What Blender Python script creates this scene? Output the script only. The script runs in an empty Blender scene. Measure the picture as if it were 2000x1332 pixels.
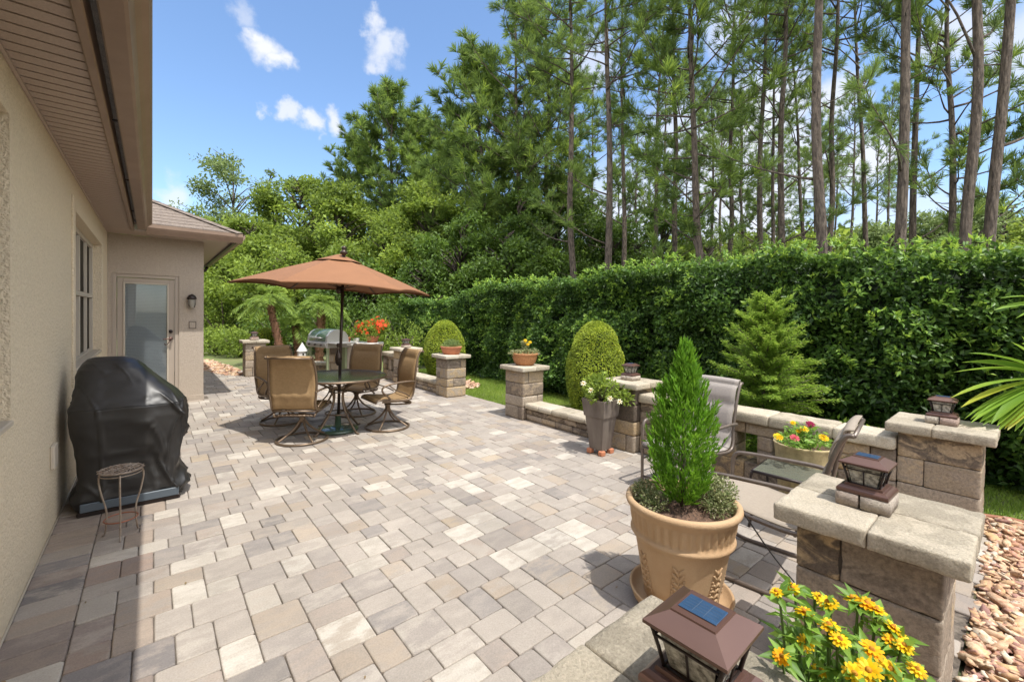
import bpy, math, random
import numpy as np
from mathutils import Vector, Matrix
R_ = math.radians
rng = np.random.default_rng(7)
random.seed(7)
SC = bpy.context.scene
COL = SC.collection

# ------------------------------------------------------------------ camera
F_PX, CX, CY, EYE = 842.0, 1000.0, 631.0, 1.55
cam_d = bpy.data.cameras.new('camera')
cam = bpy.data.objects.new('camera', cam_d); COL.objects.link(cam)
cam_d.sensor_width = 36.0
cam_d.lens = F_PX / 2000.0 * 36.0
cam_d.shift_y = -(666.0 - CY) / 2000.0
cam_d.clip_start = 0.05; cam_d.clip_end = 2000
YAW, PITCH, ROLL = R_(-39.85), R_(-1.0), R_(0.9)
CM = Matrix.Rotation(YAW, 4, 'Z') @ Matrix.Rotation(math.pi/2 + PITCH, 4, 'X') @ Matrix.Rotation(ROLL, 4, 'Z')
cam.matrix_world = Matrix.Translation((0, 0, EYE)) @ CM
SC.camera = cam
CR = np.array(CM.to_3x3())
def ray(px, py): return CR @ np.array([(px-CX)/F_PX, -(py-CY)/F_PX, -1.0])
def at(px, py, d): return np.array([0, 0, EYE]) + ray(px, py)*d
def gnd(px, py, z=0.0):
    r = ray(px, py); return np.array([0, 0, EYE]) + r*((z-EYE)/r[2])

# ------------------------------------------------------------------ world, sun, exposure
SUN_EL = 67.5
W = bpy.data.worlds.new("World"); SC.world = W; W.use_nodes = True
nt = W.node_tree; nt.nodes.clear()
def N(t, **k):
    n = nt.nodes.new(t)
    for a, v in k.items(): setattr(n, a, v)
    return n
def L(a, b): nt.links.new(a, b)
wo = N('ShaderNodeOutputWorld'); bg = N('ShaderNodeBackground'); L(bg.outputs[0], wo.inputs[0])
sky = N('ShaderNodeTexSky'); sky.sky_type = 'NISHITA'; sky.sun_disc = False
sky.sun_elevation = R_(SUN_EL); sky.sun_rotation = math.pi
sky.air_density = 1.0; sky.dust_density = 0.6; sky.ozone_density = 1.2
bg.inputs[1].default_value = 0.15
tc = N('ShaderNodeTexCoord')
nz = N('ShaderNodeTexNoise'); nz.inputs['Scale'].default_value = 9; nz.inputs['Detail'].default_value = 9; nz.inputs['Roughness'].default_value = 0.6
L(tc.outputs['Generated'], nz.inputs['Vector'])
ws = N('ShaderNodeVectorMath', operation='MULTIPLY_ADD')
L(nz.outputs['Color'], ws.inputs[0]); ws.inputs[1].default_value = (0.13,)*3
sb = N('ShaderNodeVectorMath', operation='SUBTRACT'); sb.inputs[1].default_value = (0.065,)*3
L(tc.outputs['Generated'], sb.inputs[0]); L(sb.outputs[0], ws.inputs[2])
# cloud puffs: a direction and an angular radius each
CLOUDS = [((488,66),.030,1),((512,90),.040,1),((545,114),.030,1),((736,66),.024,.8),((760,98),.034,.8),((752,128),.022,.7),
          ((455,12),.028,.45),((512,224),.016,.6),((560,228),.022,.8),((602,242),.026,.9),((655,240),.024,.85),((350,385),.036,.7),((375,395),.02,.4),
          ((1480,250),.12,.9),((1400,330),.12,.85),((1560,330),.10,.85),((1680,315),.075,.9),((1640,200),.05,.8),((1460,420),.14,.9),
          ((1230,430),.15,.8),((1330,260),.1,.7),((1725,228),.025,.7),((1420,60),.06,.6),((1150,130),.07,.6),((2050,60),.09,.7),
          ((1880,60),.05,.7),((1100,480),.12,.5),((1750,470),.12,.5)]
acc = None
for (px, py), rad, amt in CLOUDS:
    d = ray(px, py); d = d/np.linalg.norm(d)
    ds = N('ShaderNodeVectorMath', operation='DISTANCE'); L(ws.outputs[0], ds.inputs[0]); ds.inputs[1].default_value = tuple(d)
    mr = N('ShaderNodeMapRange'); mr.interpolation_type = 'SMOOTHSTEP'
    mr.inputs[1].default_value = rad*1.15; mr.inputs[2].default_value = rad*0.35
    mr.inputs[3].default_value = 0; mr.inputs[4].default_value = amt
    L(ds.outputs['Value'], mr.inputs[0])
    if acc is None: acc = mr.outputs[0]
    else:
        mx = N('ShaderNodeMath', operation='MAXIMUM'); L(acc, mx.inputs[0]); L(mr.outputs[0], mx.inputs[1]); acc = mx.outputs[0]
cm = N('ShaderNodeMix', data_type='RGBA'); cm.inputs[7].default_value = (3.5, 3.6, 3.85, 1)
tint = N('ShaderNodeMix', data_type='RGBA', blend_type='MULTIPLY'); tint.inputs[0].default_value = 1
tint.inputs[7].default_value = (0.80, 0.88, 0.95, 1)
L(sky.outputs[0], tint.inputs[6]); L(tint.outputs[2], cm.inputs[6]); L(acc, cm.inputs[0])
# unseen bright broken cumulus, added overhead and to the south for neutral fill light
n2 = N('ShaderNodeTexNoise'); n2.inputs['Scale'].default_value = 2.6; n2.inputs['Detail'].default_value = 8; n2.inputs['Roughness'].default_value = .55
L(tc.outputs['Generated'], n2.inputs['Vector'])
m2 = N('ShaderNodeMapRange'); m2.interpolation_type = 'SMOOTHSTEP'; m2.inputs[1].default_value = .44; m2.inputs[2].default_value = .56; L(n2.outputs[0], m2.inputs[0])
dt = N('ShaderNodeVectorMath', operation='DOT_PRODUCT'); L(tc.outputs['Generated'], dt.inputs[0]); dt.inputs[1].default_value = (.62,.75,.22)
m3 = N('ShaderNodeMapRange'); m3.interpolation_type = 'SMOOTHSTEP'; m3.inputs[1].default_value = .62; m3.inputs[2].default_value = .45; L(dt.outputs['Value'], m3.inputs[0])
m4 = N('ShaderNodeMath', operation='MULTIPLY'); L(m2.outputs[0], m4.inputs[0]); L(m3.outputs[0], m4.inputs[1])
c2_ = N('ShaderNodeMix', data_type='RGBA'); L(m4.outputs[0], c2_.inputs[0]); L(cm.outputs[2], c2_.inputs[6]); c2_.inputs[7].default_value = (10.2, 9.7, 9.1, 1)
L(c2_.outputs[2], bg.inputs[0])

sun_d = bpy.data.lights.new('sun', 'SUN'); sun_d.energy = 2.7; sun_d.angle = R_(0.53); sun_d.color = (1, .965, .90)
sun = bpy.data.objects.new('sun', sun_d); COL.objects.link(sun); sun.rotation_euler = (R_(90-SUN_EL), R_(1.0), 0)
SC.view_settings.view_transform = 'Standard'; SC.view_settings.look = 'None'
SC.view_settings.exposure = 0.90; SC.view_settings.gamma = 1.0; SC.view_settings.use_curve_mapping = False
SC.cycles.max_bounces = 8; SC.cycles.diffuse_bounces = 4; SC.cycles.glossy_bounces = 3
SC.cycles.transparent_max_bounces = 8; SC.cycles.transmission_bounces = 6
try: SC.cycles.use_denoising = True
except Exception: pass

# ------------------------------------------------------------------ materials
def new_mat(name):
    m = bpy.data.materials.new(name); m.use_nodes = True
    t = m.node_tree; b = t.nodes['Principled BSDF']
    return m, t, b
def nod(t, ty, **k):
    n = t.nodes.new(ty)
    for a, v in k.items(): setattr(n, a, v)
    return n
def mat(name, c, rough=.6, metal=0., c2=None, nscale=8., bump=0., bscale=60., spec=.5, alpha=1., trans=0., stretch=None, coat=0., bdist=.01):
    m, t, b = new_mat(name)
    b.inputs['Roughness'].default_value = rough; b.inputs['Metallic'].default_value = metal
    b.inputs['Specular IOR Level'].default_value = spec
    b.inputs['Base Color'].default_value = (*c, 1)
    if trans: b.inputs['Transmission Weight'].default_value = trans
    if coat: b.inputs['Coat Weight'].default_value = coat
    tcn = nod(t, 'ShaderNodeTexCoord'); src = tcn.outputs['Object']
    if stretch:
        mp = nod(t, 'ShaderNodeMapping'); mp.inputs['Scale'].default_value = stretch
        t.links.new(src, mp.inputs[0]); src = mp.outputs[0]
    if c2:
        n = nod(t, 'ShaderNodeTexNoise'); n.inputs['Scale'].default_value = nscale; n.inputs['Detail'].default_value = 6
        n.inputs['Roughness'].default_value = .65
        t.links.new(src, n.inputs['Vector'])
        r = nod(t, 'ShaderNodeMapRange'); r.inputs[1].default_value = .35; r.inputs[2].default_value = .65
        t.links.new(n.outputs[0], r.inputs[0])
        x = nod(t, 'ShaderNodeMix', data_type='RGBA'); x.inputs[6].default_value = (*c, 1); x.inputs[7].default_value = (*c2, 1)
        t.links.new(r.outputs[0], x.inputs[0]); t.links.new(x.outputs[2], b.inputs['Base Color'])
    if bump:
        n = nod(t, 'ShaderNodeTexNoise'); n.inputs['Scale'].default_value = bscale; n.inputs['Detail'].default_value = 5
        t.links.new(src, n.inputs['Vector'])
        u = nod(t, 'ShaderNodeBump'); u.inputs['Strength'].default_value = bump; u.inputs['Distance'].default_value = bdist
        t.links.new(n.outputs[0], u.inputs['Height']); t.links.new(u.outputs[0], b.inputs['Normal'])
    return m
def stone_mat(name, dist=0., bump=.35, speck=.25, nsc=9., bsc=120., rough=.85, stretch=(1, 1, 1)):
    """each stone carries its own two colours; noise blends them in streaks"""
    m, t, b = new_mat(name); b.inputs['Roughness'].default_value = rough; b.inputs['Specular IOR Level'].default_value = .3
    a1 = nod(t, 'ShaderNodeAttribute', attribute_name='ca'); a2 = nod(t, 'ShaderNodeAttribute', attribute_name='cb')
    g = nod(t, 'ShaderNodeNewGeometry')
    mp = nod(t, 'ShaderNodeMapping'); mp.inputs['Scale'].default_value = stretch; t.links.new(g.outputs['Position'], mp.inputs[0])
    n = nod(t, 'ShaderNodeTexNoise'); n.inputs['Scale'].default_value = nsc; n.inputs['Detail'].default_value = 5; n.inputs['Roughness'].default_value = .6
    n.inputs['Distortion'].default_value = dist
    t.links.new(mp.outputs[0], n.inputs['Vector'])
    r = nod(t, 'ShaderNodeMapRange'); r.interpolation_type = 'SMOOTHSTEP'; r.inputs[1].default_value = .42; r.inputs[2].default_value = .6
    t.links.new(n.outputs[0], r.inputs[0])
    x = nod(t, 'ShaderNodeMix', data_type='RGBA'); t.links.new(r.outputs[0], x.inputs[0]); t.links.new(a1.outputs[0], x.inputs[6]); t.links.new(a2.outputs[0], x.inputs[7])
    n2 = nod(t, 'ShaderNodeTexNoise'); n2.inputs['Scale'].default_value = bsc; n2.inputs['Detail'].default_value = 6; n2.inputs['Roughness'].default_value = .75
    t.links.new(g.outputs['Position'], n2.inputs['Vector'])
    r2 = nod(t, 'ShaderNodeMapRange'); r2.inputs[1].default_value = .3; r2.inputs[2].default_value = .7; r2.inputs[3].default_value = 1-speck; r2.inputs[4].default_value = 1+speck
    t.links.new(n2.outputs[0], r2.inputs[0])
    n3 = nod(t, 'ShaderNodeTexNoise'); n3.inputs['Scale'].default_value = 1.3; n3.inputs['Detail'].default_value = 7; n3.inputs['Roughness'].default_value = .7
    t.links.new(g.outputs['Position'], n3.inputs['Vector'])
    r3 = nod(t, 'ShaderNodeMapRange'); r3.inputs[1].default_value = .3; r3.inputs[2].default_value = .7; r3.inputs[3].default_value = .86; r3.inputs[4].default_value = 1.12
    t.links.new(n3.outputs[0], r3.inputs[0]); mm = nod(t, 'ShaderNodeMath', operation='MULTIPLY'); t.links.new(r2.outputs[0], mm.inputs[0]); t.links.new(r3.outputs[0], mm.inputs[1])
    y = nod(t, 'ShaderNodeVectorMath', operation='SCALE'); t.links.new(x.outputs[2], y.inputs[0]); t.links.new(mm.outputs[0], y.inputs['Scale'])
    t.links.new(y.outputs[0], b.inputs['Base Color'])
    u = nod(t, 'ShaderNodeBump'); u.inputs['Strength'].default_value = bump; u.inputs['Distance'].default_value = .012
    t.links.new(n2.outputs[0], u.inputs['Height']); t.links.new(u.outputs[0], b.inputs['Normal'])
    return m
def leaf_mat(name, dark, light, rough=.5, transl=.35, spec=.4, tip=None):
    m, t, b = new_mat(name); b.inputs['Roughness'].default_value = rough; b.inputs['Specular IOR Level'].default_value = spec
    a = nod(t, 'ShaderNodeAttribute', attribute_name='tint')
    cr = nod(t, 'ShaderNodeValToRGB'); e = cr.color_ramp.elements
    e[0].position = 0; e[0].color = (*dark, 1); e[1].position = 1; e[1].color = (*light, 1)
    if tip:
        e[1].position = .8; q = e.new(1.0); q.color = (*tip, 1)
    t.links.new(a.outputs['Fac'], cr.inputs[0]); t.links.new(cr.outputs[0], b.inputs['Base Color'])
    tr = nod(t, 'ShaderNodeBsdfTranslucent'); hs = nod(t, 'ShaderNodeHueSaturation'); hs.inputs['Value'].default_value = 1.5; hs.inputs['Hue'].default_value = .485
    t.links.new(cr.outputs[0], hs.inputs['Color']); t.links.new(hs.outputs[0], tr.inputs[0])
    mx = nod(t, 'ShaderNodeMixShader'); mx.inputs[0].default_value = transl
    t.links.new(b.outputs[0], mx.inputs[1]); t.links.new(tr.outputs[0], mx.inputs[2])
    t.links.new(mx.outputs[0], t.nodes['Material Output'].inputs[0])
    return m
M = {}
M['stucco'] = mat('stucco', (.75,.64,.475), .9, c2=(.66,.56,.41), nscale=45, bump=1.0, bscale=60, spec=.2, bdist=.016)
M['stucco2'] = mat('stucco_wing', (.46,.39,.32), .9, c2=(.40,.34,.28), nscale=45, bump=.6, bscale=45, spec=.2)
M['trim'] = mat('tan_trim', (.50,.43,.34), .6, c2=(.46,.395,.31), nscale=3)
M['frame'] = mat('window_frame', (.50,.44,.36), .45)
M['brown'] = mat('brown_metal', (.27,.185,.13), .42, c2=(.225,.15,.105), nscale=4, spec=.5)
M['soffit'] = mat('soffit', (.44,.345,.285), .6, c2=(.33,.255,.21), nscale=120)
M['soffit_dark'] = mat('soffit_groove', (.07,.05,.04), .8)
M['shingle'] = mat('shingle', (.235,.19,.155), .95, c2=(.15,.12,.10), nscale=26, bump=.8, bscale=150)
M['door'] = mat('door_paint', (.40,.335,.275), .5)
M['doorglass'] = mat('door_glass', (.24,.265,.29), .1, spec=.5, c2=(.20,.225,.25), nscale=2)
M['glass_dark'] = mat('window_glass', (.05,.042,.034), .4, spec=0., c2=(.09,.08,.065), nscale=1.5)
M['bronze'] = mat('bronze_frame', (.15,.105,.07), .38, metal=.55, c2=(.21,.15,.10), nscale=25)
M['greybrown'] = mat('taupe_frame', (.15,.12,.10), .4, metal=.4, c2=(.19,.155,.13), nscale=20)
M['sling'] = mat('tan_sling', (.34,.22,.105), .75, c2=(.28,.18,.085), nscale=40, bump=.25, bscale=400)
M['sling_dark'] = mat('brown_sling', (.28,.19,.115), .75, c2=(.23,.155,.095), nscale=40, bump=.25, bscale=400)
M['sling_grey'] = mat('grey_sling', (.32,.285,.255), .8, c2=(.285,.25,.225), nscale=60, bump=.2, bscale=500)
M['canopy'] = mat('rust_canopy', (.25,.115,.052), .85, c2=(.23,.105,.047), nscale=5, bump=.15, bscale=300)
M['pole'] = mat('umbrella_pole', (.055,.038,.03), .35, metal=.5)
M['tableglass'] = mat('table_glass', (.11,.115,.09), .12, spec=.6, bump=.25, bscale=60)
M['cover'] = mat('grill_cover', (.015,.014,.014), .43, spec=.55, c2=(.02,.019,.018), nscale=6, bump=.12, bscale=14)
M['bluebar'] = mat('blue_grey_bar', (.085,.105,.125), .5, spec=.4)
M['iron'] = mat('old_iron', (.34,.29,.24), .5, metal=.35, c2=(.20,.14,.10), nscale=20)
M['lantern'] = mat('lantern_brown', (.13,.068,.052), .38, metal=.35, coat=.2, c2=(.115,.06,.046), nscale=5)
M['lantern_dark'] = mat('lantern_frame', (.03,.02,.018), .4, metal=.3)
M['solar'] = mat('solar_cell', (.02,.05,.105), .3, spec=.5, c2=(.03,.07,.14), nscale=30)
M['solar_line'] = mat('solar_line', (.09,.12,.17), .4)
M['lensglass'] = mat('lantern_glass', (.50,.48,.42), .15, c2=(.14,.13,.11), nscale=55, bump=.8, bscale=70, spec=.8)
M['pot'] = mat('sandy_terracotta', (.50,.34,.195), .8, c2=(.44,.285,.155), nscale=5, bump=.25, bscale=120)
M['terracotta'] = mat('terracotta', (.52,.20,.10), .85, c2=(.44,.17,.09), nscale=12)
M['terrbowl'] = mat('patterned_bowl', (.50,.24,.10), .75, c2=(.30,.13,.055), nscale=55)
M['greypot'] = mat('grey_planter', (.20,.165,.135), .7, c2=(.115,.09,.075), nscale=7, bump=.3, bscale=60, stretch=(1,1,.35))
M['basket'] = mat('basket_pot', (.46,.37,.20), .8, c2=(.30,.24,.12), nscale=20)
M['soil'] = mat('bark_mulch', (.055,.035,.025), .95, c2=(.19,.11,.07), nscale=70, bump=1, bscale=90)
M['steel'] = mat('grill_steel', (.42,.41,.39), .35, metal=.7)
M['greenmetal'] = mat('green_enamel', (.05,.085,.055), .25, coat=.5)
M['oldgreen'] = mat('sage_paint', (.20,.23,.13), .6)
M['white'] = mat('white_paint', (.72,.70,.66), .55, c2=(.62,.60,.56), nscale=20)
M['darkhole'] = mat('dark_opening', (.02,.018,.015), .9)
M['copper'] = mat('corroded_copper', (.33,.13,.075), .45, metal=.5)
M['bark'] = mat('pine_bark', (.18,.14,.108), .95, c2=(.045,.034,.027), nscale=16, bump=1., bscale=18, stretch=(1,1,.28), bdist=.06)
M['bark_grey'] = mat('grey_bark', (.13,.10,.08), .95, c2=(.07,.055,.045), nscale=8, bump=.8, bscale=20)
M['palmbark'] = mat('palm_bark', (.26,.13,.075), .95, c2=(.13,.065,.04), nscale=22, bump=1, bscale=40)
M['ground'] = mat('lawn_soil', (.12,.17,.04), .95, c2=(.17,.17,.07), nscale=1.2, bump=.6, bscale=30)
M['forest_floor'] = mat('forest_floor', (.10,.085,.045), .95, c2=(.05,.075,.025), nscale=.6)
M['joint'] = mat('joint_sand', (.20,.165,.13), .95, c2=(.06,.048,.038), nscale=30)
M['mortar'] = mat('wall_core', (.06,.05,.042), .95)
M['edging'] = mat('brown_edging', (.30,.13,.075), .8)
M['rockbase'] = mat('rock_base', (.15,.08,.05), .95)
M['cord'] = mat('black_cord', (.012,.012,.012), .5)
M['plate'] = mat('cover_plate', (.48,.42,.34), .5)
M['lampglass'] = mat('lamp_glass', (.30,.28,.24), .15, spec=.8)
M['paver'] = stone_mat('paver_stone', bump=.3, speck=.17, nsc=7, bsc=120, stretch=(.9,1.9,1))
M['block'] = stone_mat('wall_block', dist=1.2, bump=.7, speck=.38, nsc=7, bsc=60, stretch=(1,1,1.6))
M['cap'] = stone_mat('cap_stone', bump=.9, speck=.3, nsc=12, bsc=110)
M['rock'] = stone_mat('bed_rock', bump=.4, speck=.18, nsc=30, bsc=90, stretch=(1,1,3))
M['hedge'] = leaf_mat('hedge_leaf', (.030,.072,.014), (.135,.255,.042), .42, .34, .35, tip=(.34,.50,.07))
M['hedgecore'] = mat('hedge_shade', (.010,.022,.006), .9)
M['pine'] = leaf_mat('pine_needle', (.075,.125,.035), (.235,.345,.075), .55, .42, .25, tip=(.42,.55,.08))
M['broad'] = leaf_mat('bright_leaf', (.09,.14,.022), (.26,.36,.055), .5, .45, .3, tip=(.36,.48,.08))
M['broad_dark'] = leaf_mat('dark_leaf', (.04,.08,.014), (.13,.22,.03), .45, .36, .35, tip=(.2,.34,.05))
M['greyleaf'] = leaf_mat('grey_green_leaf', (.11,.16,.055), (.27,.36,.12), .5, .35, .35)
M['topiary'] = leaf_mat('topiary_leaf', (.10,.145,.012), (.31,.39,.03), .55, .3, .3, tip=(.46,.50,.05))
M['cypress'] = leaf_mat('feathery_leaf', (.09,.18,.025), (.26,.40,.055), .6, .45, .3, tip=(.46,.58,.12))
M['arbor'] = leaf_mat('arborvitae_leaf', (.055,.155,.010), (.17,.36,.03), .5, .4, .35, tip=(.19,.46,.025))
M['palm'] = leaf_mat('palm_leaf', (.10,.20,.02), (.26,.42,.06), .42, .4, .4, tip=(.42,.44,.06))
M['pygmy'] = leaf_mat('date_palm_leaf', (.14,.24,.04), (.34,.46,.10), .45, .35, .4)
M['grass'] = leaf_mat('grass_blade', (.14,.24,.03), (.34,.45,.08), .6, .35, .3, tip=(.32,.36,.10))
M['zleaf'] = leaf_mat('zinnia_leaf', (.10,.21,.03), (.25,.42,.07), .5, .4, .4, tip=(.24,.42,.07))
M['herb'] = leaf_mat('trailing_herb', (.13,.15,.06), (.34,.38,.17), .6, .3, .3, tip=(.62,.55,.42))
M['yellow'] = leaf_mat('yellow_petal', (.62,.36,.008), (.85,.60,.01), .6, .3, .2, tip=(.9,.70,.06))
M['orange'] = leaf_mat('orange_petal', (.76,.34,.005), (.86,.46,.007), .6, .3, .2, tip=(.9,.56,.02))
M['pink'] = leaf_mat('pink_petal', (.45,.05,.09), (.66,.14,.16), .6, .3, .2)
M['magenta'] = leaf_mat('magenta_petal', (.22,.01,.05), (.35,.02,.08), .6, .3, .2)
M['redfl'] = leaf_mat('red_petal', (.55,.035,.01), (.80,.12,.03), .6, .3, .2)
M['whitefl'] = leaf_mat('cream_petal', (.70,.66,.42), (.85,.82,.65), .6, .3, .2)
M['discfl'] = mat('flower_disc', (.55,.25,.01), .8, c2=(.30,.10,.005), nscale=200)
M['stem'] = mat('green_stem', (.10,.16,.04), .7)

# ------------------------------------------------------------------ object helpers
def empty(name, loc=(0,0,0), rz=0.):
    o = bpy.data.objects.new(name, None); COL.objects.link(o)
    o.location = tuple(float(v) for v in loc); o.rotation_euler = (0, 0, rz); o.empty_display_size = .1
    return o
def tag(o, label=None, cat=None, group=None, kind=None):
    if label: o['label'] = label
    if cat: o['category'] = cat
    if group: o['group'] = group
    if kind: o['kind'] = kind
    return o
def link(name, me, parent=None):
    o = bpy.data.objects.new(name, me); COL.objects.link(o)
    if parent is not None: o.parent = parent
    return o
def np_mesh(name, V, Fc, m, parent=None, tint=None, ca=None, cb=None, smooth=False):
    """V (n,3); Fc (f,k) equal-sized faces"""
    V = np.asarray(V, dtype=np.float32); Fc = np.asarray(Fc, dtype=np.int32)
    me = bpy.data.meshes.new(name)
    f, k = Fc.shape
    me.vertices.add(len(V)); me.vertices.foreach_set('co', V.ravel())
    me.loops.add(f*k); me.loops.foreach_set('vertex_index', Fc.ravel())
    me.polygons.add(f); me.polygons.foreach_set('loop_start', np.arange(0, f*k, k, dtype=np.int32))
    me.update(calc_edges=True)
    if smooth: me.polygons.foreach_set('use_smooth', np.ones(f, dtype=bool))
    if tint is not None:
        a = me.attributes.new('tint', 'FLOAT', 'FACE'); a.data.foreach_set('value', np.asarray(tint, dtype=np.float32))
    for nm, c in (('ca', ca), ('cb', cb)):
        if c is not None:
            a = me.attributes.new(nm, 'FLOAT_COLOR', 'FACE')
            c4 = np.ones((f, 4), dtype=np.float32); c4[:, :3] = c; a.data.foreach_set('color', c4.ravel())
    me.materials.append(m)
    return link(name, me, parent)
class MB:
    def __init__(s): s.v = []; s.f = []; s.a = []; s.b = []; s.sm = []
    def add(s, vs, fs, ca=(.5,.5,.5), cb=None, sm=False):
        o = len(s.v); s.v += [tuple(float(c) for c in p) for p in vs]; s.f += [tuple(i+o for i in f) for f in fs]
        s.a += [ca]*len(fs); s.b += [cb or ca]*len(fs); s.sm += [sm]*len(fs); return s
    def box(s, c, d, rz=0., M4=None, **k):
        x, y, z = d[0]/2, d[1]/2, d[2]/2
        vs = [Vector((i*x, j*y, l*z)) for l in (-1,1) for j in (-1,1) for i in (-1,1)]
        if rz: vs = [Matrix.Rotation(rz, 3, 'Z') @ v for v in vs]
        if M4 is not None: vs = [M4 @ v for v in vs]
        vs = [v+Vector(c) for v in vs]
        return s.add(vs, [(0,2,3,1),(4,5,7,6),(0,1,5,4),(2,6,7,3),(0,4,6,2),(1,3,7,5)], **k)
    def bbox(s, lo, hi, bev=.004, **k):
        """axis box with chamfered edges"""
        lo = np.array(lo, float); hi = np.array(hi, float); c = (lo+hi)/2; h = (hi-lo)/2; b = min(bev, h.min()*.45)
        vs = []; idx = {}
        for sx in (-1,1):
            for sy in (-1,1):
                for sz in (-1,1):
                    sg = np.array([sx,sy,sz])
                    for ax in range(3):
                        p = sg*(h-b); p[ax] = sg[ax]*h[ax]; idx[(sx,sy,sz,ax)] = len(vs); vs.append(c+p)
        fs = []
        for ax in range(3):
            u, v = [i for i in range(3) if i != ax]
            for sg in (-1,1):
                q = []
                for (a_, b_) in ((-1,-1),(1,-1),(1,1),(-1,1)):
                    t = [0,0,0]; t[ax] = sg; t[u] = a_; t[v] = b_; q.append(idx[(*t, ax)])
                fs.append(tuple(q))
        for ax in range(3):
            u, v = [i for i in range(3) if i != ax]
            for su in (-1,1):
                for sv in (-1,1):
                    def g_(sa, which):
                        t = [0,0,0]; t[ax] = sa; t[u] = su; t[v] = sv; return idx[(*t, which)]
                    fs.append((g_(-1,u), g_(1,u), g_(1,v), g_(-1,v)))
        for sx in (-1,1):
            for sy in (-1,1):
                for sz in (-1,1): fs.append(tuple(idx[(sx,sy,sz,a)] for a in range(3)))
        return s.add(vs, fs, **k)
    def tube(s, pts, r, n=8, cap=True, **k):
        pts = [Vector(p) for p in pts]; m = len(pts)
        rr = r if hasattr(r, '__len__') else [r]*m
        vs = []; up = Vector((0,0,1)); prev = None
        for i, p in enumerate(pts):
            t = (pts[min(i+1,m-1)]-pts[max(i-1,0)])
            if t.length < 1e-9: t = Vector((0,0,1))
            t.normalize()
            if prev is None:
                a = t.cross(up)
                if a.length < .05: a = t.cross(Vector((1,0,0)))
            else: a = prev - t*prev.dot(t)
            a.normalize(); prev = a; b = t.cross(a)
            for j in range(n):
                w = 2*math.pi*j/n; vs.append(p+(a*math.cos(w)+b*math.sin(w))*rr[i])
        fs = [(i*n+j, i*n+(j+1)%n, (i+1)*n+(j+1)%n, (i+1)*n+j) for i in range(m-1) for j in range(n)]
        if cap: fs += [tuple(range(n))[::-1], tuple((m-1)*n+j for j in range(n))]
        k.setdefault('sm', True)
        return s.add(vs, fs, **k)
    def lathe(s, prof, n=32, c=(0,0,0), cap_b=False, cap_t=False, fn=None, **k):
        vs = []
        for (r, z) in prof:
            for j in range(n):
                a = 2*math.pi*j/n; q = r if fn is None else fn(r, z, a)
                vs.append((c[0]+q*math.cos(a), c[1]+q*math.sin(a), c[2]+z))
        m = len(prof)
        fs = [(i*n+j, i*n+(j+1)%n, (i+1)*n+(j+1)%n, (i+1)*n+j) for i in range(m-1) for j in range(n)]
        if cap_b: fs.append(tuple(range(n))[::-1])
        if cap_t: fs.append(tuple((m-1)*n+j for j in range(n)))
        k.setdefault('sm', True)
        return s.add(vs, fs, **k)
    def grid(s, P, **k):
        """P[i][j] points"""
        m, n = len(P), len(P[0]); vs = [p for r in P for p in r]
        k.setdefault('sm', True)
        return s.add(vs, [(i*n+j, i*n+j+1, (i+1)*n+j+1, (i+1)*n+j) for i in range(m-1) for j in range(n-1)], **k)
    def sheet(s, P, th, **k):
        """a grid given thickness along its normals"""
        P = np.array(P, float); m, n, _ = P.shape
        du = np.gradient(P, axis=0); dv = np.gradient(P, axis=1); nn = np.cross(du, dv)
        nn /= np.linalg.norm(nn, axis=2, keepdims=True)+1e-9
        A = P+nn*th/2; B = P-nn*th/2; vs = list(A.reshape(-1,3))+list(B.reshape(-1,3)); o = m*n
        fs = [(i*n+j, i*n+j+1, (i+1)*n+j+1, (i+1)*n+j) for i in range(m-1) for j in range(n-1)]
        fs += [tuple(q+o for q in f)[::-1] for f in fs]
        ed = [(0, j, 0, j+1) for j in range(n-1)]+[(m-1, j+1, m-1, j) for j in range(n-1)]+[(i+1, 0, i, 0) for i in range(m-1)]+[(i, n-1, i+1, n-1) for i in range(m-1)]
        for (a,b,c_,d) in ed: p, q = a*n+b, c_*n+d; fs.append((q, p, p+o, q+o))
        k.setdefault('sm', True)
        return s.add(vs, fs, **k)
    def build(s, name, m, parent=None, attrs=False):
        me = bpy.data.meshes.new(name); me.from_pydata(s.v, [], s.f); me.update()
        me.polygons.foreach_set('use_smooth', np.array(s.sm, dtype=bool))
        if attrs:
            for nm, c in (('ca', s.a), ('cb', s.b)):
                a = me.attributes.new(nm, 'FLOAT_COLOR', 'FACE'); c4 = np.ones((len(s.f), 4), dtype=np.float32); c4[:, :3] = np.array(c); a.data.foreach_set('color', c4.ravel())
        me.materials.append(m)
        return link(name, me, parent)
def children(o): return [c for c in bpy.data.objects if c.parent == o]
def copy_tree(o, parent=None):
    c = o.copy(); COL.objects.link(c); c.parent = parent
    for ch in children(o): copy_tree(ch, c)
    return c
def bez(pts, n=8):
    """Catmull-Rom through pts"""
    P = [Vector(p) for p in pts]; P = [P[0]*2-P[1]]+P+[P[-1]*2-P[-2]]; out = []
    for i in range(1, len(P)-2):
        for k in range(n):
            t = k/n; a, b, c, d = P[i-1], P[i], P[i+1], P[i+2]
            out.append(.5*((2*b)+(c-a)*t+(2*a-5*b+4*c-d)*t*t+(3*b-a-3*c+d)*t**3))
    out.append(P[-2]); return out

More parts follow.
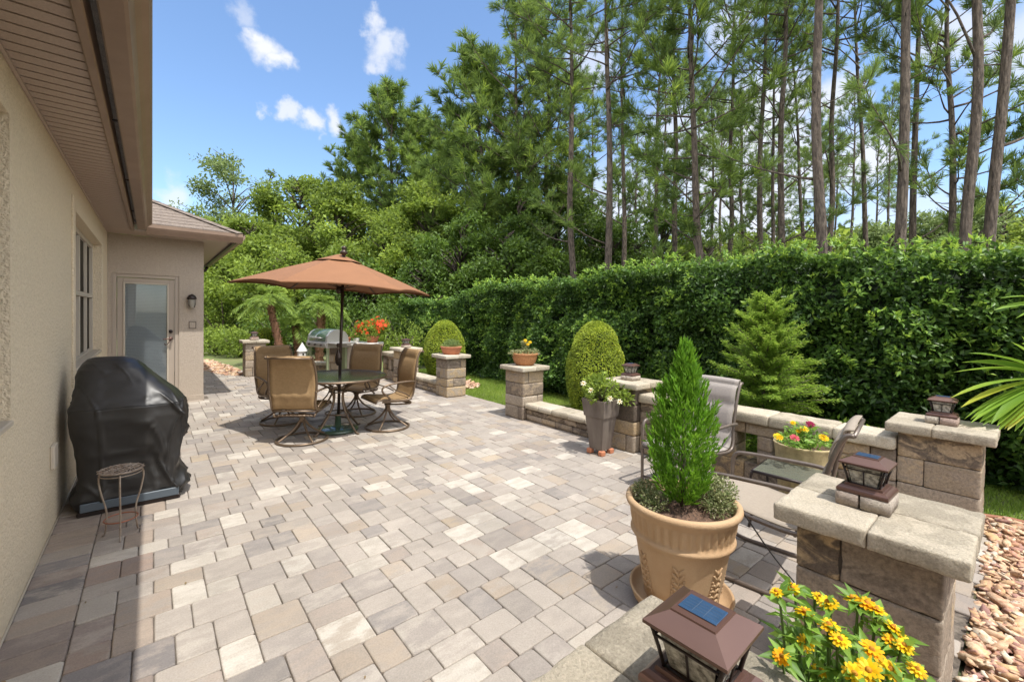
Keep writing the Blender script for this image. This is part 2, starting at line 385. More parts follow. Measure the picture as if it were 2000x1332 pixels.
# value noise
_H = rng.random((64,64,64))
def vn(P, s=1., o=0.):
    Q = np.asarray(P)*s+100.3+o; i = np.floor(Q).astype(int); f = Q-i; f = f*f*(3-2*f); r = 0
    for dx in (0,1):
        for dy in (0,1):
            for dz in (0,1):
                w = (f[...,0] if dx else 1-f[...,0])*(f[...,1] if dy else 1-f[...,1])*(f[...,2] if dz else 1-f[...,2])
                r = r+w*_H[(i[...,0]+dx)%64,(i[...,1]+dy)%64,(i[...,2]+dz)%64]
    return r*2-1

# ------------------------------------------------------------------ rough stone blocks
_T = {}
def box_template(nx, ny, nz):
    key = (nx,ny,nz)
    if key in _T: return _T[key]
    idx = {}; V = []
    def gi(i,j,k):
        if (i,j,k) not in idx: idx[(i,j,k)] = len(V); V.append((2*i/nx-1, 2*j/ny-1, 2*k/nz-1))
        return idx[(i,j,k)]
    Fs = []
    for i in range(nx):
        for j in range(ny):
            Fs.append((gi(i,j,0),gi(i,j+1,0),gi(i+1,j+1,0),gi(i+1,j,0))); Fs.append((gi(i,j,nz),gi(i+1,j,nz),gi(i+1,j+1,nz),gi(i,j+1,nz)))
    for i in range(nx):
        for k in range(nz):
            Fs.append((gi(i,0,k),gi(i+1,0,k),gi(i+1,0,k+1),gi(i,0,k+1))); Fs.append((gi(i,ny,k),gi(i,ny,k+1),gi(i+1,ny,k+1),gi(i+1,ny,k)))
    for j in range(ny):
        for k in range(nz):
            Fs.append((gi(0,j,k),gi(0,j,k+1),gi(0,j+1,k+1),gi(0,j+1,k))); Fs.append((gi(nx,j,k),gi(nx,j+1,k),gi(nx,j+1,k+1),gi(nx,j,k+1)))
    _T[key] = (np.array(V), np.array(Fs)); return _T[key]
class Blocks:
    def __init__(s): s.V=[]; s.F=[]; s.A=[]; s.B=[]; s.n=0
    def block(s, lo, hi, pal, rad=.012, amp=.004, res=.035, rot=0., piv=None):
        lo = np.array(lo,float); hi = np.array(hi,float); h = (hi-lo)/2; c = (lo+hi)/2
        n = [int(max(2, min(16, round(2*x/res)))) for x in h]
        V, Fs = box_template(*n)
        # push the outer ring of each face towards its edge so the edge is tight
        V = np.sign(V)*(1-(1-np.abs(V))**1.5)
        P = V*h; r = min(rad, h.min()*.6)
        q = np.clip(P, -(h-r), h-r); d = P-q; ln = np.linalg.norm(d, axis=1, keepdims=True)
        P = np.where(ln > 1e-6, q+d/np.maximum(ln,1e-6)*r, P)
        W_ = P+c; nn = P/np.maximum(h, 1e-6); nn = np.sign(nn)*np.abs(nn)**6; nn /= np.linalg.norm(nn,axis=1,keepdims=True)+1e-6
        dis = vn(W_, 14)*.5+vn(W_, 38)*.35+vn(W_, 80)*.3
        chip = np.clip(vn(W_, 24, 7.7)-.35, 0, 1)*(np.sort(np.abs(P/h),axis=1)[:,1] > .8)
        W_ = W_+nn*(np.minimum(dis,.35)*amp-chip*amp*2.2)[:,None]
        if rot and piv is not None:
            cs, sn = math.cos(rot), math.sin(rot); X = W_[:,0]-piv[0]; Y = W_[:,1]-piv[1]
            W_[:,0] = piv[0]+cs*X-sn*Y; W_[:,1] = piv[1]+sn*X+cs*Y
        s.V.append(W_); s.F.append(Fs+s.n); s.n += len(W_)
        a = pal[rng.integers(len(pal))]; b = pal[rng.integers(len(pal))]; j = rng.uniform(.9,1.1)
        s.A.append(np.tile(np.array(a)*j, (len(Fs),1))); s.B.append(np.tile(np.array(b)*j, (len(Fs),1)))
    def build(s, name, m, parent=None):
        return np_mesh(name, np.vstack(s.V), np.vstack(s.F), m, parent, ca=np.vstack(s.A), cb=np.vstack(s.B), smooth=True)
PAL_BLOCK = [(.33,.26,.185),(.40,.305,.20),(.25,.20,.155),(.34,.275,.21),(.20,.16,.125),(.43,.32,.19),(.30,.245,.19),(.14,.11,.085),(.36,.30,.235)]
PAL_CAP = [(.46,.40,.305),(.52,.455,.355),(.38,.33,.25),(.49,.425,.325),(.55,.49,.39)]
# the look of the finished scene continues below

# ================================================================== SETTING
def ground_sheet(name, pts, z, m, kind='structure'):
    mb = MB().add([(x, y, z) for x, y in pts], [tuple(range(len(pts)))])
    return tag(mb.build(name, m), kind=kind)
ground_sheet('ground', [(-300,-300),(300,-300),(300,300),(-300,300)], -.045, M['forest_floor'])
ground_sheet('lawn', [(4.25,-6),(8,-6),(8,16),(4.0,16),(1.0,30),(-3,30),(-3,14.6),(1.2,14.4),(2.1,12.2),(4.45,9.4)], -.035, M['ground'])
# patio outline
PATIO = [(-.54,-3),(1.3,-3),(1.3,.165),(4.68,.165),(4.68,9.3),(2.15,12.1),(1.75,13.4),(1.15,15.2),(.69,15.2),(.69,9.25),(-.54,9.25)]
ground_sheet('patio_bed', PATIO, -.012, M['joint'])
def inside(x, y, poly=PATIO):
    c = False; n = len(poly)
    for i in range(n):
        x1,y1 = poly[i]; x2,y2 = poly[(i+1)%n]
        if (y1>y) != (y2>y) and x < (x2-x1)*(y-y1)/(y2-y1)+x1: c = not c
    return c
PAV = [((.325,.285,.245),(.36,.315,.27),38),((.285,.25,.22),(.32,.283,.245),22),((.345,.285,.225),(.325,.275,.225),16),((.235,.21,.19),(.275,.243,.215),7),
       ((.47,.425,.365),(.40,.355,.30),9),((.32,.268,.225),(.29,.25,.217),12),((.375,.305,.225),(.34,.285,.225),1.5),((.37,.33,.28),(.43,.385,.33),9)]
PW = np.array([p[2] for p in PAV], float); PW /= PW.sum()
def lay_pavers():
    V=[]; Fq=[]; tops=[]; A=[]; B=[]
    mb = MB()
    def paver(x0,y0,x1,y1,edge=False):
        g = .0022; bev = .006
        x0+=g; y0+=g; x1-=g; y1-=g
        w, h = x1-x0, y1-y0
        dz = random.gauss(0,.0012); tx = random.gauss(0,.003); ty = random.gauss(0,.003)
        cx_, cy_ = (x0+x1)/2, (y0+y1)/2; ang = random.gauss(0,.006); cs, sn = math.cos(ang), math.sin(ang)
        c = .0085*random.uniform(.5,1.6)
        def ring(ins, cut, z):
            a, b, d, e = -w/2+ins, -h/2+ins, w/2-ins, h/2-ins; o = []
            for (px_,py_) in ((a+cut,b),((a+d)/2,b-.0012),(d-cut,b),(d,b+cut),(d+.0012,(b+e)/2),(d,e-cut),(d-cut,e),((a+d)/2,e+.0012),(a+cut,e),(a,e-cut),(a-.0012,(b+e)/2),(a,b+cut)):
                o.append((cx_+cs*px_-sn*py_, cy_+sn*px_+cs*py_, z+dz+tx*px_+ty*py_))
            return o
        vs = ring(bev, c, 0.) + ring(bev*.35, c*.9, -.0022) + ring(0, c*.8, -.007) + ring(0, c*.8, -.04)
        fs = [tuple(range(12))]
        for k in range(3): fs += [(k*12+i, (k+1)*12+i, (k+1)*12+(i+1)%12, k*12+(i+1)%12) for i in range(12)]
        p = PAV[rng.choice(len(PAV), p=PW)]; j = random.uniform(.9,1.1)
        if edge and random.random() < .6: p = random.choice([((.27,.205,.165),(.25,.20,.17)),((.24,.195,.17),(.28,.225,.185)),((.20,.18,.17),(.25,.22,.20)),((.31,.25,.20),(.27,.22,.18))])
        ca = tuple(q*j for q in p[0]); cb = tuple(q*j for q in p[1])
        if random.random() < .5:
            q2 = PAV[rng.choice(len(PAV), p=PW)]; cb = tuple((u+v)/2 for u, v in zip(cb, q2[1]))
        mb.add(vs, fs, ca=ca, cb=cb)
    U = .0755
    # header course along the house wall
    y = -3.
    while y < 9.2:
        h = U*2 if random.random() < .6 else U*3*.7
        if y+h > 9.24: break
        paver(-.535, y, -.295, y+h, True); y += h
    # random-joint field built up from a skyline of square and oblong stones
    X0, X1, Y0 = -.295, 4.70, -3.
    n = int((X1-X0)/U); sky_ = [random.choice((0,-1)) for _ in range(0)] or [0]*n; top = int((15.2-Y0)/U); cut = [0]*(n+1)
    while True:
        lo = min(sky_)
        if lo >= top: break
        i = sky_.index(lo); j = i
        while j < n and sky_[j] == lo: j += 1
        w = j-i; lh = sky_[i-1]-lo if i > 0 else 99; rh = sky_[j]-lo if j < n else 99
        opts = [q for q in (2,3) if q <= w and w-q != 1] or [w]
        free = [q for q in opts if q == w or not cut[i+q]] or opts       # do not continue a joint that runs below
        pw = random.choices(free, [{2:4,3:3}.get(q,1) for q in free])[0]
        hs = {2:[2,3,3],3:[2,3]}.get(pw,[2]); want = [h for h in hs if h == lh or (pw == w and h == rh)]
        ph = random.choice(want) if want and random.random() < (.85 if w <= 4 else .45) else random.choice(hs)
        if pw == 3 and ph == 3 and random.random() < .35: ph = 2
        x0, y0, x1, y1 = X0+i*U, Y0+lo*U, X0+(i+pw)*U, Y0+(lo+ph)*U
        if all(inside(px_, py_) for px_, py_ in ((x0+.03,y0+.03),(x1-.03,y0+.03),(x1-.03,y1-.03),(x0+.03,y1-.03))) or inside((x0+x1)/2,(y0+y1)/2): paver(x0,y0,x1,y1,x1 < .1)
        for q in range(i, i+pw): sky_[q] = lo+ph
        cut[i] = 1; cut[i+pw] = 1
        for q in range(i+1, i+pw): cut[q] = 0
    o = mb.build('patio', M['paver'], attrs=True); tag(o, kind='structure')
lay_pavers()

# rock bed, brown edging and lawn
def rocks(name, region, n, smin, smax, zfun=None, big=0):
    """thousands of flat broken stones in one bed"""
    base = []
    for i in range(-1,2):
        for j in range(-1,2):
            for k in range(-1,2):
                if abs(i)+abs(j)+abs(k) in (1,2): base.append((i,j,k))
    # rounded box topology: subdivide a cube 2x2x2
    V, Fs = box_template(2,2,2)
    V = V/np.linalg.norm(V,axis=1,keepdims=True)**.75
    P = []
    while len(P) < n:
        x, y = random.uniform(region[0],region[1]), random.uniform(region[2],region[3])
        if region[4](x,y): P.append((x,y))
    P = np.array(P)
    m = len(V); X = np.repeat(V[None], n, 0)
    X = X*(1+.28*rng.standard_normal((n,m,1))*.6) + .12*rng.standard_normal((n,m,3))
    s = rng.uniform(smin, smax, (n,1,1))*np.exp(rng.normal(0,.25,(n,1,1))); X = X*s*np.stack([rng.uniform(.9,1.5,n), rng.uniform(.5,.8,n), rng.uniform(.25,.45,n)],1)[:,None,:]
    a = rng.uniform(0,2*math.pi,n); t1 = rng.normal(0,.35,n); t2 = rng.normal(0,.35,n)
    ca, sa = np.cos(a)[:,None], np.sin(a)[:,None]
    y1 = X[...,1]*np.cos(t1)[:,None]-X[...,2]*np.sin(t1)[:,None]; z1 = X[...,1]*np.sin(t1)[:,None]+X[...,2]*np.cos(t1)[:,None]
    x1 = X[...,0]*np.cos(t2)[:,None]-z1*np.sin(t2)[:,None]; z2 = X[...,0]*np.sin(t2)[:,None]+z1*np.cos(t2)[:,None]
    W_ = np.stack([x1*ca-y1*sa+P[:,0:1], x1*sa+y1*ca+P[:,1:2], z2+rng.uniform(-.02,.018,(n,1))], 2)
    Fa = (Fs[None]+(np.arange(n)*m)[:,None,None]).reshape(-1,4)
    pal = np.array([(.52,.32,.20),(.58,.40,.26),(.42,.23,.17),(.62,.47,.32),(.34,.19,.16),(.56,.37,.20),(.70,.60,.46),(.48,.27,.17),(.60,.42,.27)])
    c1 = pal[rng.integers(0,len(pal),n)]*rng.uniform(.85,1.15,(n,1)); c2 = pal[rng.integers(0,len(pal),n)]
    return tag(np_mesh(name, W_.reshape(-1,3), Fa, M['rock'], ca=np.repeat(c1,len(Fs),0), cb=np.repeat(c2,len(Fs),0)), kind='stuff')
ground_sheet('rock_bed_base', [(1.3,-3),(5.02,-3),(5.18,-.3),(5.16,.1),(4.95,.27),(4.68,.27),(4.68,.15),(1.3,.15)], -.022, M['rockbase'])
rocks('river_rock', (1.3,5.16,-1.3,.26, lambda x,y: y < .145 or (x > 4.70 and y < .26 and x < 5.1)), 9000, .016, .030)
tag(tag(rocks('far_rock', (.95,1.75,12.2,16.5, lambda x,y: x > (1.85-(y-12.2)*.26)-.45 and x < (2.05-(y-12.2)*.16)), 900, .03, .05), 'reddish rock mulch beside the far corner of the patio', 'rock bed'), kind='stuff')
eb = MB().tube([(5.05,-3,-.005),(5.14,-1.2,0),(5.22,-.3,0),(5.22,.05,0),(5.10,.28,0),(4.9,.36,0),(4.7,.36,0)], .018, 6)
tag(eb.build('garden_edging', M['edging']), 'thin reddish brown plastic edging between rock bed and lawn', 'edging')
P = []
while len(P) < 90:
    k = random.random()
    if k < .35: x, y = -.52+abs(random.gauss(0,.05)), random.uniform(1.5,9)
    elif k < .75: x, y = 4.17-abs(random.gauss(0,.08)), random.uniform(1,9)
    else: x, y = random.uniform(-.3,4), random.uniform(1.2,8)
    P.append((x,y,.004))
P = np.array(P); n = len(P); a = rng.uniform(0,6.28,n); D_ = np.stack([np.cos(a),np.sin(a),0*a],1); S_ = np.stack([-np.sin(a),np.cos(a),0*a],1); sz = rng.uniform(.010,.028,(n,1)); up_ = np.array([0,0,1.])
V = np.stack([P-D_*sz*.5,P+S_*sz*.22+up_*sz*.15,P+D_*sz*.5+up_*sz*.1,P-S_*sz*.22+up_*sz*.12],1).reshape(-1,3)
tag(np_mesh('leaf_litter', V, np.arange(4*n).reshape(-1,4), mat('dry_leaf',(.24,.15,.07),.8,c2=(.16,.12,.05),nscale=30)), kind='stuff')
# small rock ring round the far topiary
ring_c = gnd(905, 752)
rocks('topiary_rock', (ring_c[0]-.9, ring_c[0]+.7, ring_c[1]-.75, ring_c[1]+.9, lambda x,y: math.hypot(x-ring_c[0]+.25, y-ring_c[1]-.15) < .62), 420, .03, .05)['label'] = 'reddish rock mulch circle at the foot of the far clipped topiary'
def grass(n):
    P = []
    while len(P) < n:
        x, y = random.uniform(4.3,6.6), random.uniform(-1.2,11.)
        if x < 4.69 and y > .1 and y < 9.3: continue
        if y < .3 and x < 5.26: continue
        if math.hypot(x-ring_c[0]+.25, y-ring_c[1]-.15) < .6: continue
        P.append((x,y,-.035))
    P = np.array(P); h = rng.uniform(.03,.065,n); a = rng.uniform(0,2*math.pi,n); w = .0035
    d = np.stack([np.cos(a),np.sin(a),0*a],1); ln = rng.normal(0,.45,(n,2))*h[:,None]
    V = np.empty((n,3,3)); V[:,0] = P-d*w; V[:,1] = P+d*w; V[:,2] = P+np.stack([ln[:,0],ln[:,1],h],1)
    t = np.clip(.35+.35*vn(P,1.6)+rng.normal(0,.22,n),0,1)
    return tag(np_mesh('grass', V.reshape(-1,3), np.arange(3*n).reshape(-1,3), M['grass'], tint=t), kind='stuff')
grass(90000)

# ================================================================== HOUSE
house = empty('house', (0,0,0)); tag(house, 'beige stucco single storey house with brown eaves and gutter along the patio', 'house')
WX = -.54
def wall_x(mb, x0, x1, y0, y1, z0, z1, holes):
    """stucco wall slab with rectangular openings (ya,yb,za,zb)"""
    ys = sorted({y0,y1,*[h[0] for h in holes],*[h[1] for h in holes]})
    for a, b in zip(ys[:-1], ys[1:]):
        hs = [h for h in holes if h[0] <= a+1e-6 and h[1] >= b-1e-6]
        if not hs: mb.box(((x0+x1)/2,(a+b)/2,(z0+z1)/2),(x1-x0,b-a,z1-z0)); continue
        h = hs[0]
        mb.box(((x0+x1)/2,(a+b)/2,(z0+h[2])/2),(x1-x0,b-a,h[2]-z0)); mb.box(((x0+x1)/2,(a+b)/2,(h[3]+z1)/2),(x1-x0,b-a,z1-h[3]))
mb = MB(); wall_x(mb, WX-.26, WX, -4, 9.25, -.02, 2.742, [(1.75,3.235,.96,2.50),(5.46,8.10,.97,2.42)])
mb.build('wall', M['stucco'], house)
mb = MB(); mb.box((-3,-4.1,1.36),(5,.2,2.76)); mb.box((-5.5,3,1.36),(.2,14,2.76)); mb.build('wall', M['stucco'], house)
# wing: front wall with door opening, side wall
mb = MB()
DX0, DX1, DZ = -.491, .350, 2.122
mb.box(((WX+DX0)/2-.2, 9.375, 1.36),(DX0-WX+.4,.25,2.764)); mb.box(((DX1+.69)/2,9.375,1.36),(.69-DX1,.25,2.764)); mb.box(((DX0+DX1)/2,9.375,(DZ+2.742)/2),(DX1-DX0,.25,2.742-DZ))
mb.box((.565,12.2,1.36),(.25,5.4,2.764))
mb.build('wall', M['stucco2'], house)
mb = MB(); mb.bbox((.345,9.235,-.01),(.70,9.248,.09),.003); mb.build('wall_base', M['stucco2'], house)
# white caulk line at the foot of the wall
MB().tube([(WX+.004,-3,.004),(WX+.006,2,.004),(WX+.004,9.2,.004)], .006, 5).build('foundation_seam', M['trim'], house)
# soffit boards, running across the eave
mb = MB(); dk = MB()
y = -4.
while y < 8.6:
    h = .098; mb.box((-.39, y+h/2, 2.747),(.30,h-.016,.010)); y += h
dk.box((-.39,2.3,2.757),(.30,12.6,.006))
sof = mb.build('soffit', M['soffit'], house); dk.build('groove', M['soffit_dark'], sof)
MB().bbox((WX+.001,-4,2.725),(WX+.018,8.62,2.744),.003).build('soffit_trim', M['soffit'], sof)
mb = MB().bbox((-.245,-4,2.715),(-.205,8.6,2.86),.006); mb.build('fascia', M['brown'], house)
# ogee gutter
prof = [(-.165,2.85),(-.165,2.722),(-.158,2.716),(-.085,2.716),(-.072,2.722),(-.062,2.745),(-.055,2.765),(-.035,2.785),(-.012,2.80),(-.002,2.815),(0.,2.835),(-.008,2.84),(-.008,2.834),(-.015,2.83),(-.155,2.83)]
g_ = MB(); ys = [-4,8.33]; g_.add([(x,y,z) for y in ys for x,z in prof], [(i,i+1,len(prof)+i+1,len(prof)+i) for i in range(len(prof)-1)]+[tuple(range(len(prof)))[::-1], tuple(len(prof)+i for i in range(len(prof)))])
gut = g_.build('gutter', M['brown'], house)
for y in (2.35,3.9,5.6,7.3): MB().bbox((-.206,y-.012,2.79),(-.150,y+.012,2.80),.002).build('bracket', M['lantern_dark'], gut)
# main roof
def slab(mb, pts, th=.035):
    vs = [Vector(p) for p in pts]; n = (vs[1]-vs[0]).cross(vs[2]-vs[0]).normalized()
    if n.z < 0: vs = vs[::-1]; n = -n
    k = len(vs); al = vs+[v-n*th for v in vs]
    mb.add(al, [tuple(range(k)), tuple(range(k,2*k))[::-1]]+[(i,i+k,(i+1)%k+k,(i+1)%k) for i in range(k)])
def shingles(mb, a, b, up, rows, h=.135, th=.008):
    """lapped shingle courses: a->b along the eave, up = vector per unit slope"""
    a, b, up = Vector(a), Vector(b), Vector(up).normalized()
    return a, b, up
mb = MB(); slab(mb, [(-.06,-4,2.885),(-.06,8.9,2.885),(-5.6,8.9,5.0),(-5.6,-4,5.0)]); 
# wing hip roof, front and side slopes with lapped courses
RZ = 2.862; EX, EY = 1.185, 8.63; SL = .50
def hip_pt(x, y): return RZ + SL*min(EX-x, y-EY)
n_c = 26; st = .145
for k in range(n_c):
    a, b = k*st, (k+1)*st+.02
    if a > 3: break
    lift = .010
    # front slope course (facing -Y): y from EY+a to EY+b, x from -4 to EX-a
    x = EX-a; first = True
    while x > -1.2:
        w = random.uniform(.22,.34); xa = max(x-w, -1.4)
        z0 = RZ+SL*a+lift+random.uniform(0,.004); z1 = RZ+SL*b
        xr0 = x; xr1 = min(x, EX-b)
        if xr1 > xa: mb.add([(xa,EY+a,z0),(xr0,EY+a,z0),(xr1,EY+b,z1),(xa,EY+b,z1),(xa,EY+a,z0-.014),(xr0,EY+a,z0-.014)], [(0,1,2,3),(4,5,1,0)])
        else: mb.add([(xa,EY+a,z0),(xr0,EY+a,z0),(xr1,EY+b,z1)], [(0,1,2)])
        x = xa-.004
    y = EY+a
    while y < 14.6:
        w = random.uniform(.22,.34); yb = y+w; z0 = RZ+SL*a+lift; z1 = RZ+SL*b
        ya1 = max(y, EY+b)
        if yb > ya1: mb.add([(EX-a,y,z0),(EX-a,yb,z0),(EX-b,yb,z1),(EX-b,ya1,z1),(EX-a,y,z0-.014),(EX-a,yb,z0-.014)], [(0,1,2,3),(4,5,1,0)])
        y = yb+.004
slab(mb, [(-4.5,EY,RZ-.002),(EX,EY,RZ-.002),(EX-3,EY+3,RZ+SL*3-.002),(-4.5,EY+3,RZ+SL*3-.002)])
slab(mb, [(EX,EY,RZ-.002),(EX,14.7,RZ-.002),(EX-3,14.7,RZ+SL*3-.002),(EX-3,EY+3,RZ+SL*3-.002)])
# hip cap
for k in range(20):
    t0 = k*.155; p = Vector((EX-t0,EY+t0,RZ+SL*t0+.022)); q = Vector((EX-t0-.2,EY+t0+.2,RZ+SL*(t0+.2)+.014))
    s1 = Vector((.09,.09,-.03)); s2 = Vector((-.09,-.09,-.03))
    mb.add([p+s1,p,p+s2,q+s2,q,q+s1], [(0,1,4,5),(1,2,3,4)])
mb.build('roof', M['shingle'], house)
# wing soffit, fascia boards and gutters
mb = MB().box((.29,8.95,2.750),(1.74,.60,.012)); mb.box((.925,11.75,2.7505),(.47,5.8,.0115)); mb.build('soffit', M['soffit'], house)
mb = MB()
p2 = [(0,2.725),(0,2.71),(-.055,2.705),(-.075,2.735),(-.10,2.77),(-.115,2.80),(-.118,2.85),(-.105,2.85),(-.10,2.835),(0,2.835)]
y0 = 8.62
mb.add([(x,y0+p,z) for x in (-.07,EX+.0) for p,z in [(a+.075-.0,b) for a,b in p2]], [(i,i+1,len(p2)+i+1,len(p2)+i) for i in range(len(p2)-1)]+[tuple(range(len(p2)))[::-1],tuple(len(p2)+i for i in range(len(p2)))])
mb.build('gutter', M['brown'], house)
mb = MB(); mb.add([(EX-.075-p,y,z) for y in (8.66,14.5) for p,z in p2], [(i,i+1,len(p2)+i+1,len(p2)+i) for i in range(len(p2)-1)]+[tuple(range(len(p2)))[::-1],tuple(len(p2)+i for i in range(len(p2)))])
mb.build('gutter', M['brown'], house)
MB().bbox((EX-.13,8.72,2.70),(EX-.08,14.4,2.755),.004).build('fascia', M['lantern_dark'], house)
MB().tube([(EX-.06,14.0,2.72),(EX-.10,14.0,2.62),(EX-.22,13.98,2.55),(.76,13.97,2.48),(.73,13.97,2.40),(.73,13.97,.2)], .035, 8).build('downspout', M['lantern_dark'], house)
# windows: frame, panes, sill
def window_x(ya, yb, za, zb, muls, midz, dp=.10):
    w = MB(); X = WX-dp
    def bar(y0_,y1_,z0_,z1_,d=.05,o=0.): w.bbox((X-d/2+o,y0_,z0_),(X+d/2+o,y1_,z1_),.004)
    t = .05
    bar(ya,ya+t,za,zb); bar(yb-t,yb,za,zb); bar(ya+t,yb-t,zb-t,zb); bar(ya+t,yb-t,za,za+t)
    bar(ya+t,yb-t,midz-.025,midz+.025,.045,.004)
    for q, wd in muls: bar(q-wd/2,q+wd/2,za+t,midz-.026,.036,.002); bar(q-wd/2,q+wd/2,midz+.026,zb-t,.036,.002)
    f = w.build('window', M['frame'], house)
    MB().box((X-.012,(ya+yb)/2,(za+zb)/2),(.008,yb-ya-2*t,zb-za-2*t)).build('pane', M['glass_dark'], f)
    s = MB(); s.bbox((WX-.075,ya+.001,za-.002),(WX+.012,yb-.001,za+.028),.006); s.build('sill', M['trim'], f)
    return f
window_x(5.47,8.09,.975,2.415,[(6.78,.07),(6.1,.03),(7.45,.03)],1.72)
window_x(1.76,3.225,.965,2.49,[(2.5,.04)],1.72,.225)
# raised stucco band round the far window
mb = MB(); mb.bbox((WX-.002,5.34,.86),(WX+.016,5.46,2.54),.008); mb.bbox((WX-.002,8.10,.86),(WX+.016,8.22,2.54),.008)
mb.bbox((WX-.002,5.461,2.42),(WX+.015,8.099,2.54),.008); mb.bbox((WX-.002,5.461,.86),(WX+.015,8.099,.97),.008); mb.build('window_band', M['stucco'], house)
MB().bbox((WX,4.28,.44),(WX+.025,4.42,.60),.006).build('outlet_cover', M['plate'], house)
# door
mb = MB(); F0 = 9.29
mb.bbox((DX0,F0-.02,0),(DX0+.055,F0+.06,DZ),.004); mb.bbox((DX1-.055,F0-.02,0),(DX1,F0+.06,DZ),.004); mb.bbox((DX0+.055,F0-.02,DZ-.055),(DX1-.055,F0+.06,DZ),.004)
mb.build('door_frame', M['door'], house)
d = MB(); gx0,gx1,gz0,gz1 = -.335,.19,.30,1.965
d.bbox((DX0+.06,F0+.01,.02),(gx0-.025,F0+.05,DZ-.06),.003); d.bbox((gx1+.025,F0+.01,.02),(DX1-.06,F0+.05,DZ-.06),.003)
d.bbox((gx0-.025,F0+.01,gz1+.025),(gx1+.025,F0+.05,DZ-.06),.003); d.bbox((gx0-.025,F0+.01,.02),(gx1+.025,F0+.05,gz0-.025),.003)
door = d.build('door', M['door'], house)
w = MB(); 
w.bbox((gx0-.025,F0-.004,gz0-.025),(gx0,F0+.03,gz1+.025),.004); w.bbox((gx1,F0-.004,gz0-.025),(gx1+.025,F0+.03,gz1+.025),.004)
w.bbox((gx0,F0-.004,gz1),(gx1,F0+.03,gz1+.025),.004); w.bbox((gx0,F0-.004,gz0-.025),(gx1,F0+.03,gz0),.004); w.build('glass_frame', M['frame'], door)
M['clear'] = mat('clear_glass', (.80,.84,.86), .02, trans=1., spec=.6)
MB().box(((gx0+gx1)/2,F0+.012,(gz0+gz1)/2),(gx1-gx0,.005,gz1-gz0)).build('pane', M['clear'], door)
b = MB(); z = gz0+.01
M['blind'] = mat('blind_slats', (.50,.52,.53), .6)
while z < gz1-.02: b.box(((gx0+gx1)/2,F0+.034,z+.011),(gx1-gx0-.004,.0025,.0225),M4=None); z += .024
b.build('blind', M['blind'], door); MB().box(((gx0+gx1)/2,F0+.044,(gz0+gz1)/2),(gx1-gx0,.006,gz1-gz0)).build('door_backing', M['darkhole'], door)
hx = .240
MB().tube([(hx,F0+.01,1.19),(hx,F0-.02,1.19)],.028,14).build('deadbolt', M['lantern_dark'], door)
hb = MB().tube([(hx,F0+.01,1.07),(hx,F0-.012,1.07)],.03,14); hb.tube(bez([(hx,F0-.01,1.07),(hx,F0-.055,1.07),(hx-.04,F0-.06,1.068),(hx-.10,F0-.055,1.06)]),.010,8); hb.tube(bez([(hx,F0-.01,1.04),(hx-.03,F0-.03,1.0),(hx-.06,F0-.03,.96),(hx-.085,F0-.03,.99)]),.006,6)
hb.build('handle', M['lantern'], door)
MB().bbox((DX0-.02,F0-.08,-.004),(DX1+.02,F0+.06,.022),.005).build('threshold', M['frame'], house)
pl = MB(); px_, pz = .534, 1.30
for (a,b,c_,e) in ((-.05,-.043,-.06,.06),(.043,.05,-.06,.06),(-.043,.043,.053,.06),(-.043,.043,-.06,-.053)): pl.bbox((px_+a,9.238,pz+c_),(px_+b,9.249,pz+e),.001)
pl.build('cover_plate_rim', M['lantern_dark'], house); MB().box((px_,9.246,pz),(.086,.006,.106)).build('cover_plate', M['stucco2'], house)
# wall lamp
lp = empty('wall_lamp', (.519,9.25,1.60)); tag(lp, 'small dark hooded wall lamp beside the glazed back door', 'wall lamp')
b = MB().bbox((-.045,-.02,.03),(.045,0,.21),.008); b.build('back_plate', M['lantern_dark'], lp)
b = MB().lathe([(.012,.225),(.045,.21),(.068,.17),(.072,.14),(.066,.14),(.055,.165),(.0,.20)], 18, (0,-.085,0)); b.tube([(0,-.01,.19),(0,-.05,.222),(0,-.085,.222)],.010,8); b.build('hood', M['lantern_dark'], lp)
MB().lathe([(.058,.138),(.055,.05),(.042,.0),(.0,-.01)], 18, (0,-.085,0)).build('glass_shade', M['lampglass'], lp)
b = MB()
for k in range(4):
    a = math.pi/4+k*math.pi/2; b.tube([(.062*math.cos(a),-.085+.062*math.sin(a),.14),(.058*math.cos(a),-.085+.058*math.sin(a),.05),(.043*math.cos(a),-.085+.043*math.sin(a),0)],.004,5)
b.build('cage', M['lantern_dark'], lp)

